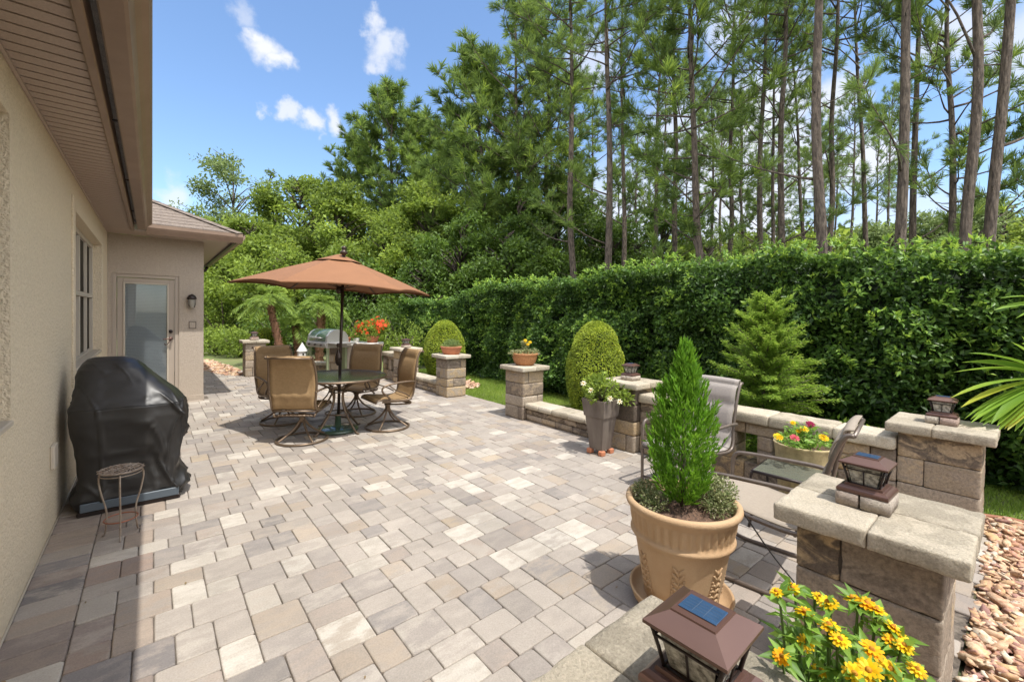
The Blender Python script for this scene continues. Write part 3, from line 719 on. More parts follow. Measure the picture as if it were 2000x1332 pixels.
# ================================================================== STONE PILLARS AND GARDEN WALLS
BODY, CAPW = .43, .565
def pillar(x, y, h, label, rz=0., pedestal=True, off=(0,0), s=1., res=.035, amp=.004, group='stone pillars round the patio'):
    """x, y = centre"""
    t = empty('stone_pillar', (x,y,0), rz); tag(t, label, 'pillar', group)
    b = Blocks(); w = BODY*s/2; zc = h-.070; z = 0.; k = random.randint(0,1); nrow = 4; hh = [(.19,.155,.19,.18)[i]*zc/.715 for i in range(4)]
    for q in hh:
        z0, z1 = z+.0015, z+q-.0015; z += q; f = random.choice((.28,.34,.66,.72))
        g = .002
        if k % 2: 
            m_ = -w+2*w*f; b.block((-w,-w,z0),(w,m_-g,z1),PAL_BLOCK,.009,amp,res); b.block((-w+.001,m_+g,z0),(w-.001,w,z1),PAL_BLOCK,.009,amp,res)
        else:
            m_ = -w+2*w*f; b.block((-w,-w,z0),(m_-g,w,z1),PAL_BLOCK,.009,amp,res); b.block((m_+g,-w+.001,z0),(w,w-.001,z1),PAL_BLOCK,.009,amp,res)
        k += 1
    b.build('shaft', M['block'], t)
    MB().box((0,0,zc/2),(2*w-.02,2*w-.02,zc-.01)).build('core', M['mortar'], t)
    c = Blocks(); W2 = CAPW*s/2
    q = random.uniform(-.03,.03); e = .0006
    c.block((e,-W2,h-.068),(W2,W2,h),PAL_CAP,.008,amp*1.1,res*.7)
    c.block((-W2,-W2+.002,h-.068),(-e,q-e,h-.0008),PAL_CAP,.008,amp*1.1,res*.7); c.block((-W2+.002,q+e,h-.068),(-e,W2-.001,h),PAL_CAP,.008,amp*1.1,res*.7)
    c.build('cap', M['cap'], t)
    if pedestal:
        p = Blocks(); a = .088*s; r_ = .05*s; pal = [(.42,.34,.28),(.36,.30,.25),(.45,.39,.32),(.38,.28,.23)]
        ox, oy = off; p.block((ox-a,oy-a,h+.001),(ox+a,oy+a*.1-.001,h+.055),pal,.006,.002,.03); p.block((ox-a+.001,oy+a*.1+.001,h+.001),(ox+a-.001,oy+a,h+.0545),pal,.006,.002,.03)
        p.build('pedestal', M['cap'], t)
    return t
def lantern(x, y, z, label, rz=0.):
    """square solar post light; z = top of its pedestal"""
    t = empty('solar_lantern', (x,y,z), rz); tag(t, label, 'lantern', 'brown solar post lanterns on the pillars')
    def frus(mb, z0, a0, z1, a1, n=1, curve=0., cap=True):
        rings = []
        for i in range(n+1):
            u = i/n; a = a0+(a1-a0)*(u**(1+curve)) if curve else a0+(a1-a0)*u; zz = z0+(z1-z0)*u
            rings.append([(-a,-a,zz),(a,-a,zz),(a,a,zz),(-a,a,zz)])
        vs = [p for r in rings for p in r]
        fs = [(i*4+j,i*4+(j+1)%4,(i+1)*4+(j+1)%4,(i+1)*4+j) for i in range(n) for j in range(4)]
        if cap: fs += [(3,2,1,0), tuple(n*4+j for j in range(4))]
        return mb.add(vs, fs)
    b = MB(); frus(b, .001,.083, .013,.083); frus(b,.013,.083,.030,.070,3,.6); frus(b,.030,.062,.040,.060); b.build('base', M['lantern'], t)
    # roof: thin overhanging eave, gently concave slopes, flat crown
    b = MB(); frus(b,.138,.079,.146,.079); 
    n = 6; zz = []; 
    for i in range(n+1):
        u = i/n; zz.append((.146+.026*(u**.85), 0.079-(.079-.043)*(u**.9)))
    for (z0,a0),(z1,a1) in zip(zz[:-1],zz[1:]): frus(b,z0,a0,z1,a1,cap=False)
    frus(b,zz[-1][0]-.0005,.0432,zz[-1][0]+.004,.042); b.build('roof', M['lantern'], t)
    zt = zz[-1][0]+.0042
    sp = MB().bbox((-.026,-.036,zt),(.026,.036,zt+.0025),.001).build('solar_panel', M['solar'], t)
    b = MB()
    for k in range(4): b.box((-.0135+.009*k,0,zt+.0028),(.0006,.064,.0006))
    for k in range(2): b.box((0,-.011+.022*k,zt+.0030),(.046,.0006,.0006))
    b.build('cell_lines', M['solar_line'], sp)
    # cage: four flared corner posts, rails and one mullion a side
    b = MB()
    for sx in (-1,1):
        for sy in (-1,1):
            b.tube([(sx*.049,sy*.049,.038),(sx*.057,sy*.057,.085),(sx*.068,sy*.068,.138)], .0042, 6)
    for zz_, a in ((.041,.050),(.112,.0625),(.134,.067)):
        for k in range(4):
            c, s_ = [(1,0),(0,1),(-1,0),(0,-1)][k]; 
            p0 = Vector((a*c-a*s_, a*s_+a*c, zz_)); p1 = Vector((a*c+a*s_, a*s_-a*c, zz_)); b.tube([p0,p1],.0032,5)
    for k in range(4):
        c, s_ = [(1,0),(0,1),(-1,0),(0,-1)][k]; b.tube([(.0505*c,.0505*s_,.04),(.0625*c,.0625*s_,.112)],.0026,5)
    b.build('cage', M['lantern_dark'], t)
    for k in range(4):
        c, s_ = [(1,0),(0,1),(-1,0),(0,-1)][k]
        def q(a,w,z): return (a*c-w*s_, a*s_+w*c, z)
        b = MB(); a0, a1 = .044, .060
        b.add([q(a0,-.040,.042),q(a0,.040,.042),q(a1,.054,.131),q(a1,-.054,.131),q(a0-.003,-.040,.042),q(a0-.003,.040,.042),q(a1-.003,.054,.131),q(a1-.003,-.054,.131)],[(0,1,2,3),(7,6,5,4),(0,4,5,1),(2,6,7,3)])
        b.build('glass_pane', M['lensglass'], t)
    return t
PX = 4.2+BODY/2
PIL = {  # centre x, y, height
 'P1': (1.90,12.02,.86), 'P2': (PX,9.02,.79), 'P3': (PX,7.10,.79), 'P4': (PX,4.97,.79), 'P5': (PX,3.05,.80), 'P7': (PX+.10,.395,.80), 'P8': (2.245,.375,.80), 'P9': (.765,.36,.80)}
pillar(*PIL['P1'], 'stone pillar with a lantern at the far left of the patio, by the palms')
pillar(*PIL['P2'], 'stone pillar with a lantern, behind the dining chairs and beside the potted red flowers', s=.97)
pillar(*PIL['P3'], 'stone pillar carrying the low brown bowl, in front of the far clipped topiary', pedestal=False, s=.97)
pillar(*PIL['P4'], 'stone pillar carrying the round woven bowl planter, at the end of the low seat wall', pedestal=False, s=.97)
pillar(*PIL['P5'], 'stone pillar with a lantern standing behind the tall tapered grey planter', s=.97)
pillar(*PIL['P7'], 'wide stone pillar with a lantern at the right end of the balustrade, under the palm fronds', res=.022, amp=.0045)
pillar(*PIL['P8'], 'large stone pillar at the right foreground next to the rock bed, with a lantern on its thick cap', off=(.003,.033), res=.017, amp=.005)
pillar(*PIL['P9'], 'stone pillar at the bottom of the photo under the nearest lantern', off=(.035,.022), res=.017, amp=.005)
for k, lab in (('P1','small brown lantern on the farthest left pillar, by the palms'), ('P2','small brown lantern on the pillar beside the potted red flowers'),
               ('P5','brown lantern on the pillar behind the tall grey planter'), ('P7','brown lantern on the pillar at the right end of the balustrade'),
               ('P8','brown lantern with clear glass sides on the thick cap of the foreground pillar'), ('P9','nearest brown lantern with a blue solar panel on its roof')):
    x, y, h = PIL[k]
    sgn = random.uniform(-.03,.03); o_ = {'P8':(.003,.033),'P9':(.035,.022)}.get(k,(0,0)); ln = lantern(x+o_[0], y+o_[1], h+.056, lab, sgn); ln.scale = (1,1,.82)
def low_wall(a, b, h, label, thick=.26, capw=.33, courses=2, group='low stone garden walls'):
    a = np.array(a,float); b = np.array(b,float); Lh = np.linalg.norm(b-a); ang = math.atan2(b[1]-a[1], b[0]-a[0])
    t = empty('garden_wall', (a[0],a[1],0), ang); tag(t, label, 'garden wall', group)
    B = Blocks(); hb = h-.075; z = 0.
    for c in range(courses):
        x = 0.; z0 = z+.0015; z1 = z+hb/courses-.0015; z += hb/courses; first = (c % 2)*.11
        while x < Lh-.01:
            w = first if first else random.uniform(.19,.33); first = 0
            x1 = min(x+w, Lh); 
            if Lh-x1 < .08: x1 = Lh
            B.block((x+.0015,-thick/2+random.uniform(0,.006),z0),(x1-.0015,thick/2,z1),PAL_BLOCK,.011,.004,.035); x = x1
    B.build('courses', M['block'], t)
    MB().box((Lh/2,0,hb/2),(Lh-.01,thick-.03,hb-.006)).build('core', M['mortar'], t)
    C = Blocks(); x = 0.
    while x < Lh-.01:
        x1 = min(x+random.uniform(.26,.33), Lh)
        if Lh-x1 < .1: x1 = Lh
        C.block((x+.001,-capw/2,hb),(x1-.001,capw/2,h+random.uniform(-.003,.002)),PAL_CAP,.013,.005,.032); x = x1
    C.build('coping', M['cap'], t); return t
WXC = 4.2+.20
low_wall((WXC,4.755),(WXC,3.27), .255, 'low stone seat wall between the woven bowl pillar and the tall grey planter')
low_wall((WXC,8.80),(WXC,7.32), .255, 'low stone seat wall in front of the far topiary, beside the dining chairs')
low_wall((2.14,11.85),(3.35,10.72), .36, 'low stone wall between the far left pillar and the outdoor grill')
def balustrade(a, b, h, label, piers, zlo=.21, zhi=.475, thick=.24, capw=.33):
    a = np.array(a,float); b = np.array(b,float); Lh = np.linalg.norm(b-a); ang = math.atan2(b[1]-a[1], b[0]-a[0])
    t = empty('garden_wall', (a[0],a[1],0), ang); tag(t, label, 'garden wall', 'low stone garden walls')
    B = Blocks(); T = thick/2
    def course(z0,z1):
        x = 0.
        while x < Lh-.01:
            x1 = min(x+random.uniform(.24,.36), Lh)
            if Lh-x1 < .1: x1 = Lh
            B.block((x+.0015,-T,z0+.001),(x1-.0015,T,z1-.001),PAL_BLOCK,.010,.0035,.03); x = x1
    course(0,zlo)
    for q in piers:
        B.block((q-.062,-T+.004,zlo),(q+.062,T-.004,zlo+(zhi-zlo)/2-.001),PAL_BLOCK,.008,.003,.03); B.block((q-.062,-T+.004,zlo+(zhi-zlo)/2+.001),(q+.062,T-.004,zhi),PAL_BLOCK,.008,.003,.03)
    course(zhi,h-.095)
    B.build('piers_and_courses', M['block'], t)
    C = Blocks(); x = 0.
    while x < Lh-.01:
        x1 = min(x+random.uniform(.40,.5), Lh)
        if Lh-x1 < .15: x1 = Lh
        C.block((x+.001,-capw/2,h-.095),(x1-.001,capw/2,h),PAL_CAP,.015,.006,.025); x = x1
    C.build('coping', M['cap'], t); return t
Lb = 2.835-.60
balustrade((WXC+.02,2.835),(WXC+.02,.615), .68, 'waist high stone balustrade with square openings behind the patio chairs', [.06,.36,.68,1.0,1.31,1.62,1.92,2.16])
balustrade((WXC,9.98),(WXC,9.24), .64, 'short stone balustrade between the lantern pillar and the outdoor counter', [.06,.37,.68])

# outdoor counter with built-in grill
ct = empty('outdoor_counter', (0,0,0)); tag(ct, 'stone outdoor kitchen counter with a pale slab top behind the dining table', 'counter')
CA = math.atan2(9.85-10.62, 4.02-3.22); c0 = np.array([3.62,10.2])
ct.location = (c0[0],c0[1],0); ct.rotation_euler = (0,0,CA)
for x0, x1 in ((-.50,-.22),(.28,.56)):
    B = Blocks(); z = 0
    for k in range(4):
        m_ = x0+(x1-x0)*random.choice((.35,.65)); B.block((x0,-.27,z+.001),(m_-.001,.27,z+.199),PAL_BLOCK,.01,.004,.05); B.block((m_+.001,-.27,z+.001),(x1,.27,z+.199),PAL_BLOCK,.01,.004,.05); z += .2
    B.build('pier', M['block'], ct)
MB().bbox((-.22,.10,.0),(.28,.26,.8),.003).build('back_panel', M['stucco'], ct)
MB().bbox((-.22,-.24,.02),(.28,-.22,.78),.003).build('cabinet_door', M['stucco2'], ct)
MB().bbox((-.58,-.33,.802),(.64,.33,.865),.01).build('countertop', M['white'], ct)
# grill with rolled lid, on a cart
gl = at(650,650,9.6)
gr = empty('outdoor_grill', (3.10,10.30,0), R_(-76)); tag(gr, 'sage green and steel gas grill with a domed lid beside the outdoor counter', 'grill')
b = MB()
for sx in (-.36,.36):
    for sy in (-.22,.22): b.bbox((sx-.025,sy-.025,.05),(sx+.025,sy+.025,.78),.004)
b.bbox((-.38,-.24,.16),(.38,.24,.19),.004); b.bbox((-.36,.2,.2),(.36,.22,.76),.003); cart = b.build('cart', M['oldgreen'], gr)
b = MB(); b.tube([(-.62,-.30,.02),(-.50,-.27,.35),(-.38,-.24,.74)],.022,8); b.build('strut', M['oldgreen'], gr)
b = MB().bbox((-.42,-.28,.77),(.42,.28,.90),.01); b.bbox((-.40,-.305,.80),(.40,-.281,.87),.004); b.build('firebox', M['steel'], gr)
P = []
for i in range(9):
    a = math.pi*i/8; P.append([(x, -.27*math.cos(a), .905+.27*math.sin(a)**.8) for x in (-.33,.33)])
MB().sheet(P, .01).build('lid', M['greenmetal'], gr)
for sx in (-1,1):
    pts = [(sx*.335, -.27*math.cos(math.pi*i/8), .905+.27*math.sin(math.pi*i/8)**.8) for i in range(9)]
    MB().add(pts+[(sx*.405,p[1],p[2]) for p in pts], [tuple(range(9)), tuple(range(9,18))[::-1]]+[(i,i+1,i+10,i+9) for i in range(8)]).build('lid_end', M['steel'], gr)
b = MB(); b.tube([(-.26,-.33,.99),(.26,-.33,.99)],.013,8); b.tube([(-.24,-.26,.985),(-.24,-.33,.99)],.008,6); b.tube([(.24,-.26,.985),(.24,-.33,.99)],.008,6); b.build('handle', M['steel'], gr)
for k in range(3): MB().tube([(-.25+.25*k,-.305,.835),(-.25+.25*k,-.335,.835)],.022,10).build('knob', M['lantern_dark'], gr)
MB().bbox((.43,-.26,.87),(.72,.26,.895),.006).build('side_shelf', M['steel'], gr)
# white birdhouse
bp = at(590,712,10.2); bh = empty('birdhouse', (bp[0],bp[1],0), .6); tag(bh, 'small white pointed birdhouse with two dark holes seen between the dining chairs', 'birdhouse')
b = MB().lathe([(.10,0),(.10,.012),(.018,.02),(.016,.42),(.03,.44)],12,cap_b=True); b.build('post', M['white'], bh)
b = MB().lathe([(.115,.44),(.12,.455),(.105,.47),(.095,.62),(.12,.63),(.085,.70),(.03,.79),(.012,.82),(.0,.84)],8,cap_b=True,sm=False); b.build('body', M['white'], bh)
hd = MB()
for a in (-2.2,-1.2): hd.tube([(.098*math.cos(a),.098*math.sin(a),.565),(.106*math.cos(a),.106*math.sin(a),.565)],.020,10)
hd.build('hole', M['darkhole'], bh)

# ================================================================== DINING SET
TBL = np.array([1.88, 5.79])
def swivel_chair():
    """local frame: seat faces +Y"""
    t = empty('dining_chair')
    b = MB(); n = 40; R1 = .285
    b.tube([(R1*math.cos(2*math.pi*i/n), R1*math.sin(2*math.pi*i/n), .016) for i in range(n+1)], .0135, 8, cap=False); b.build('base_ring', M['bronze'], t)
    for k in range(4):
        a = math.pi/4+k*math.pi/2; c, s_ = math.cos(a), math.sin(a)
        MB().tube(bez([(R1*c,R1*s_,.024),(.20*c,.20*s_,.075),(.10*c,.10*s_,.15),(.035*c,.035*s_,.235),(.02*c,.02*s_,.27)],5), [.012]*10+[.014]*11, 8).build('spoke', M['bronze'], t)
    MB().lathe([(.030,.22),(.034,.235),(.034,.30),(.045,.305),(.045,.325),(.0,.325)],16,cap_b=True).build('swivel_hub', M['bronze'], t)
    # spring cradle under the seat
    b = MB()
    for sx in (-1,1):
        b.tube(bez([(sx*.05,-.02,.318),(sx*.16,-.10,.33),(sx*.22,-.22,.335),(sx*.235,-.20,.375),(sx*.24,-.05,.385),(sx*.24,.18,.395)],5),.011,7)
    b.tube([(-.23,-.215,.345),(.23,-.215,.345)],.011,7); b.tube([(-.24,.12,.392),(.24,.12,.392)],.011,7); b.tube([(-.05,-.02,.318),(.05,-.02,.318)],.012,7)
    for k in range(9): b.tube([(-.18+.045*k,-.19,.335),(-.18+.045*k,-.225,.352)],.012,6)
    b.build('spring_cradle', M['bronze'], t)
    # sling profile (y,z)
    prof = bez([(0,.27,.395),(0,.235,.425),(0,.10,.415),(0,-.08,.395),(0,-.20,.405),(0,-.25,.46),(0,-.268,.58),(0,-.275,.74),(0,-.298,.90),(0,-.338,1.01),(0,-.375,1.045),(0,-.405,1.03)],5)
    hw = [.235+.0*0 if p.z < .5 else .235+.02*math.sin(min(1,(p.z-.5)/.5)*math.pi) for p in prof]
    for sx in (-1,1):
        MB().tube([(sx*(w+.012),p.y,p.z) for p,w in zip(prof,hw)],.013,8).build('side_frame', M['bronze'], t)
        ar = bez([(sx*.258,-.285,.63),(sx*.285,-.20,.648),(sx*.295,-.02,.645),(sx*.295,.14,.622),(sx*.29,.20,.585),(sx*.283,.19,.53),(sx*.275,.13,.48),(sx*.262,.08,.43)],5)
        MB().tube(ar,.0125,8).build('arm', M['bronze'], t)
        MB().tube(bez([(sx*.292,.12,.625),(sx*.288,.02,.55),(sx*.27,-.10,.50),(sx*.252,-.20,.44)],5),.009,6).build('arm_brace', M['bronze'], t)
    for y_, z_ in ((prof[-1].y,prof[-1].z),(.27,.395),(-.225,.40)): MB().tube([(-.247,y_,z_),(.247,y_,z_)],.011,7).build('cross_bar', M['bronze'], t)
    # padded sling: seat and back, with puckered horizontal seams
    def pad(i0, i1, name, seams, m):
        P = []
        idx = np.linspace(i0, i1, 46); pr = np.array([tuple(p) for p in prof]); hh = np.array(hw)
        ln = 0; 
        for q in idx:
            i = min(int(q), len(pr)-2); f = q-i; p = pr[i]*(1-f)+pr[i+1]*f; w = hh[i]*(1-f)+hh[i+1]*f; d = pr[min(i+1,len(pr)-1)]-pr[max(i-1,0)]; d = d/np.linalg.norm(d); nrm = np.array([0, d[2], -d[1]])
            u = (q-i0)/(i1-i0); row = []
            for j in range(13):
                v = j/12*2-1; sag = -.018*(1-v*v); puff = min([abs(u-s_) for s_ in seams]+[1])
                pf = .024*(1-math.exp(-(puff/.05)**1.3))*(1-v**6)+.006*math.sin(j*2.1+u*31)*math.exp(-(puff/.05)**2)
                row.append(tuple(p+nrm*(sag*-1*-.6+pf*.9)*1.0+np.array([v*w,0,0])))
            P.append(row)
        MB().sheet(P,.012).build(name, m, t)
    pad(1, 19, 'seat', [.33,.66], M['sling'])
    pad(19.6, len(prof)-1, 'backrest', [.30,.62,.9], M['sling'])
    return t
def face(v): return math.atan2(-v[0], v[1])
chair = swivel_chair()
CH = [((1.40,5.62), (.58,.81), 'tan padded swivel chair nearest the camera, seen from behind, left of the table'),
      ((1.42,6.72), (.2,-.98), 'shaded brown swivel chair at the far left of the round glass table'),
      ((2.42,6.62), (-.75,-.66), 'shaded swivel chair on the far side of the table, below the red flowers'),
      ((2.47,5.58), (-.97,.0), 'tan swivel chair seen side-on at the right of the round glass table')]
srcs = [chair]+[copy_tree(chair) for _ in CH[1:]]
for o, (p, f_, lab) in zip(srcs, CH):
    o.location = (p[0],p[1],0); o.rotation_euler = (0,0,face(f_)); tag(o, lab, 'chair', 'swivel chairs round the dining table')
tb = empty('dining_table', (TBL[0],TBL[1],0), .4); tag(tb, 'round glass dining table with bronze legs under the umbrella', 'table')
MB().lathe([(.0,.712),(.585,.712),(.60,.714),(.60,.722),(.585,.725),(.035,.725),(.0,.725)],64).build('glass_top', M['tableglass'], tb)
b = MB(); n = 56
b.tube([(.60*math.cos(2*math.pi*i/n),.60*math.sin(2*math.pi*i/n),.716) for i in range(n+1)],.014,8,cap=False); b.build('rim', M['bronze'], tb)
for k in range(4):
    a = k*math.pi/2; c, s_ = math.cos(a), math.sin(a)
    MB().tube(bez([(.46*c,.46*s_,.702),(.30*c,.30*s_,.66),(.12*c,.12*s_,.56),(.075*c,.075*s_,.44),(.12*c,.12*s_,.28),(.24*c,.24*s_,.12),(.33*c,.33*s_,.02),(.37*c,.37*s_,.014)],5),.014,8).build('leg', M['bronze'], tb)
    b = MB().tube(bez([(.30*c-.10*s_,.30*s_+.10*c,.69),(.20*c-.04*s_,.20*s_+.04*c,.64),(.085*c,.085*s_,.60)],5),.009,6); b.build('scroll', M['bronze'], tb)
b = MB(); b.tube([(.11*math.cos(2*math.pi*i/20),.11*math.sin(2*math.pi*i/20),.52) for i in range(21)],.009,6,cap=False); b.tube([(.16*math.cos(2*math.pi*i/20),.16*math.sin(2*math.pi*i/20),.24) for i in range(21)],.009,6,cap=False); b.build('ring_stretcher', M['bronze'], tb)
# umbrella: six ribs, slightly tilted
um = empty('patio_umbrella', (1.88,5.80,0)); tag(um, 'rust orange six sided patio umbrella standing through the glass table', 'umbrella')
TL = Matrix.Translation((.0,.0,.0)) @ Matrix.Rotation(R_(1.2), 4, 'X') @ Matrix.Rotation(R_(1.0), 4, 'Y')
def T_(p): return tuple(TL @ Vector(p))
b = MB().lathe([(.24,.0),(.26,.012),(.26,.035),(.22,.05),(.10,.062),(.04,.075),(.034,.22),(.0,.22)],36,cap_b=True); b.build('base', M['greenmetal'], um)
b = MB(); b.tube([T_((0,0,.07)),T_((0,0,2.34))],.019,12); b.build('pole', M['pole'], um)
b = MB(); b.lathe([(.022,.86),(.04,.90),(.046,.95),(.04,1.0),(.022,1.06)],14); b.lathe([(.021,1.10),(.028,1.12),(.021,1.15)],12); b.tube([(0,-.03,.95),(.0,-.075,.95),(0,-.09,.93),(0,-.09,.88)],.008,6); b.build('crank', M['pole'], um)
b = MB().lathe([(.02,2.30),(.045,2.325),(.05,2.345),(.03,2.36),(.022,2.375),(.034,2.39),(.03,2.41),(.0,2.425)],14,(.0,-.0,0)); ob = b.build('finial', M['pole'], um); ob.matrix_local = TL
RU, ZR, ZA = 1.235, 1.865, 2.30
TILT = Matrix.Translation((0.03,.08,2.3)) @ Matrix.Rotation(R_(1.5), 4, 'X') @ Matrix.Rotation(R_(1.6),4,'Y') @ Matrix.Translation((0,0,-2.3))
phi0 = R_(-15)
def rib_pt(k, u):  # u 0 apex .. 1 tip
    a = phi0+k*math.pi/3; r = RU*u; z = ZA-(ZA-ZR)*(u**1.04)+.008*math.sin(u*math.pi)
    return np.array([r*math.cos(a), r*math.sin(a), z])
P = []; nu, nv = 20, 8
def canopy_pt(u, k, v, dz=0.):
    p = rib_pt(k,u)*(1-v)+rib_pt(k+1,u)*v; s_ = 4*v*(1-v)
    ctr = np.array([0,0,p[2]]); p = ctr+(p-ctr)*(1-.035*s_*u*u); p[2] += -.030*s_*u*(1-u)*1.2+.035*s_*u**4+dz
    return tuple(TILT @ Vector(p))
for i in range(nu+1):
    u = .035+.965*i/nu; row = []
    for k in range(6):
        for j in range(nv): row.append(canopy_pt(u,k,j/nv))
    row.append(row[0]); P.append(row)
MB().sheet(P,.004,sm=False).build('canopy', M['canopy'], um)
P = []
for i in range(6):
    u = .02+.21*i/5; row = []
    for k in range(6):
        for j in range(nv): v = j/nv; row.append(canopy_pt(u,k,v,.028-.012*i/5+.010*math.sin(v*math.pi)*(i/5)))
    row.append(row[0]); P.append(row)
MB().sheet(P,.004,sm=False).build('top_vent', M['canopy'], um)
P = []
for i in range(3):
    row = []
    for k in range(6):
        for j in range(nv):
            p = np.array(canopy_pt(1.0,k,j/nv)); p[2] -= .009*i; p[:2] *= (1-.004*i); row.append(tuple(p))
    row.append(row[0]); P.append(row)
MB().sheet(P,.003).build('valance', M['canopy'], um)
for k in range(6):
    r_ = MB().tube([tuple(TILT @ Vector(rib_pt(k,u)-np.array([0,0,.012]))) for u in np.linspace(.04,.985,10)],.007,5).build('rib', M['pole'], um)
    e = Vector(T_((0,0,1.86))); MB().tube([tuple(e),tuple(TILT @ Vector(rib_pt(k,.52)-np.array([0,0,.012])))],.005,5).build('strut', M['pole'], r_)
MB().lathe([(.02,1.80),(.038,1.82),(.038,1.88),(.02,1.90)],12).build('runner', M['pole'], um)

# ================================================================== SLING PATIO CHAIRS
def patio_chair(m):
    t = empty('patio_chair')
    for sx in (-1,1):
        x = sx*.285
        pts = bez([(x,-.36,.016),(x,-.20,.014),(x,.06,.014),(x,.20,.018),(x,.262,.05),(x,.272,.14),(x,.275,.34),(x,.275,.52),(x,.262,.585),(x,.21,.612),(x,.0,.622),(x,-.20,.625),(x*.98,-.30,.615)],4)
        MB().tube(pts,.0135,8).build('leg_and_arm', M['greybrown'], t)
        pr = bez([(x*.93,.30,.375),(x*.93,.27,.412),(x*.93,.12,.415),(x*.93,-.06,.392),(x*.93,-.20,.385),(x*.93,-.27,.43),(x*.88,-.30,.56),(x*.88,-.33,.74),(x*.88,-.37,.88),(x*.88,-.405,.955),(x*.88,-.44,.965)],4)
        MB().tube(pr,.013,8).build('side_frame', M['greybrown'], t)
        b = MB(); b.tube([(x*.96,.12,.414),(x,.12,.30),(x,.20,.26),(x,.27,.26)],.009,6); b.build('seat_brace', M['greybrown'], t)
    for w_, y_, z_, r_ in ((.285,-.36,.016,.0135),(.285,.268,.10,.010),(.25,-.44,.965,.011),(.265,.30,.375,.012),(.265,-.20,.375,.010)): MB().tube([(-w_,y_,z_),(w_,y_,z_)],r_,8).build('cross_bar', M['greybrown'], t)
    pr = np.array([tuple(p) for p in bez([(0,.295,.38),(0,.265,.415),(0,.12,.412),(0,-.06,.388),(0,-.20,.382),(0,-.27,.43),(0,-.30,.56),(0,-.33,.74),(0,-.37,.88),(0,-.405,.96),(0,-.44,.97)],6)])
    def part(i0,i1,name,seams):
        P = []
        for q in np.linspace(i0,i1,34):
            i = min(int(q),len(pr)-2); f = q-i; p = pr[i]*(1-f)+pr[i+1]*f; d = pr[i+1]-pr[i]; d /= np.linalg.norm(d); nn = np.array([0,d[2],-d[1]]); u = (q-i0)/(i1-i0)
            puff = min([abs(u-s_) for s_ in seams]+[1]); row = []
            for j in range(11):
                v = j/10*2-1; row.append(tuple(p+nn*(.008*(1-v*v)+.020*(1-math.exp(-(puff/.045)**2)))+np.array([v*(.252-.014*min(1,max(0,(p[2]-.45)/.1))),0,0])))
            P.append(row)
        MB().sheet(P,.008).build(name, m, t)
    part(0,25,'seat',[]); part(25.5,len(pr)-1,'backrest',[.28,.52,.78]); return t
M['sling_taupe'] = mat('taupe_sling', (.34,.285,.225), .8, c2=(.30,.25,.20), nscale=60, bump=.2, bscale=500)
c1 = patio_chair(M['sling_taupe']); c1.location = (2.93,1.02,0); c1.rotation_euler = (0,0,R_(7)); tag(c1, 'sling patio chair seen from behind beside the large foreground pillar', 'chair', 'grey sling patio chairs')
c2 = copy_tree(c1)
for ch in children(c2):
    if ch.name.split('.')[0] in ('seat','backrest'): ch.data = ch.data.copy(); ch.data.materials[0] = M['sling_grey']
if 1:
     c2.location = (3.71,1.94,0); c2.rotation_euler = (0,0,R_(86)); tag(c2, 'sling patio chair with its grey back to the balustrade, behind the potted evergreen', 'chair', 'grey sling patio chairs')
st = empty('side_table', (3.64,1.12,0), .08); tag(st, 'small low glass side table between the two sling chairs', 'side table')
MB().bbox((-.185,-.185,.425),(.185,.185,.432),.002).build('glass_top', M['tableglass'], st)
b = MB(); 
for (a,c_) in (((-1,-1),(1,-1)),((1,-1),(1,1)),((1,1),(-1,1)),((-1,1),(-1,-1))): b.tube([(a[0]*.19,a[1]*.19,.42),(c_[0]*.19,c_[1]*.19,.42)],.011,7)
b.build('frame', M['lantern_dark'], st)
for a in (-1,1):
    for c_ in (-1,1): MB().tube(bez([(a*.19,c_*.19,.42),(a*.197,c_*.197,.35),(a*.18,c_*.18,.18),(a*.20,c_*.20,.0)],4),.010,7).build('leg', M['lantern_dark'], st)
# black drip line from the big pot to the pillar
a = gnd(1441,1006,.42); b_ = gnd(1551,1136,.01)
cd = MB().tube(bez([(2.36,1.02,.60),(2.48,1.0,.52),tuple(b_*.55+np.array([2.50,.99,.46])*.45),tuple(b_)],6),.0042,6); tag(cd.build('drip_line', M['cord']), 'thin black irrigation tube hanging from the big pot down to the pavers', 'tube')

# ================================================================== COVERED GRILL, PLANT STAND
gc = empty('covered_grill', (0,4.8,0)); tag(gc, 'large grill under a shiny black fitted cover against the house wall', 'grill')
lev = [(.035,-.47,.215,4.50,5.12),(.10,-.49,.245,4.47,5.14),(.17,-.455,.205,4.475,5.12),(.25,-.445,.165,4.475,5.11),(.38,-.455,.185,4.47,5.11),(.50,-.475,.212,4.455,5.12),(.62,-.495,.232,4.44,5.12),
       (.70,-.50,.238,4.43,5.12),(.79,-.495,.215,4.43,5.11),(.86,-.475,.155,4.475,5.09),(.94,-.455,.075,4.53,5.07),(1.02,-.455,.0,4.585,5.04),(1.075,-.445,-.05,4.625,5.0),(1.12,-.425,-.09,4.68,4.98),(1.145,-.40,-.13,4.72,4.95),(1.158,-.36,-.17,4.78,4.90)]
nA = 220; P = []; zz = []
LV = np.array(lev); zi = np.interp(np.linspace(0,1,110), np.linspace(0,1,len(LV)), LV[:,0])
cols = [np.interp(np.linspace(0,1,110), np.linspace(0,1,len(LV)), LV[:,k]) for k in range(1,5)]
for i in range(110):
    x0,x1,y0,y1 = [c[i] for c in cols]; z = zi[i]; row = []
    for j in range(nA):
        a = 2*math.pi*j/nA; c, s_ = math.cos(a), math.sin(a); e = .34+.25*max(0,(z-.9)/.25)
        X = (x0+x1)/2+(x1-x0)/2*math.copysign(abs(c)**e,c); Y = (y0+y1)/2+(y1-y0)/2*math.copysign(abs(s_)**e,s_)
        row.append((X,Y-4.8,z))
    P.append(row)
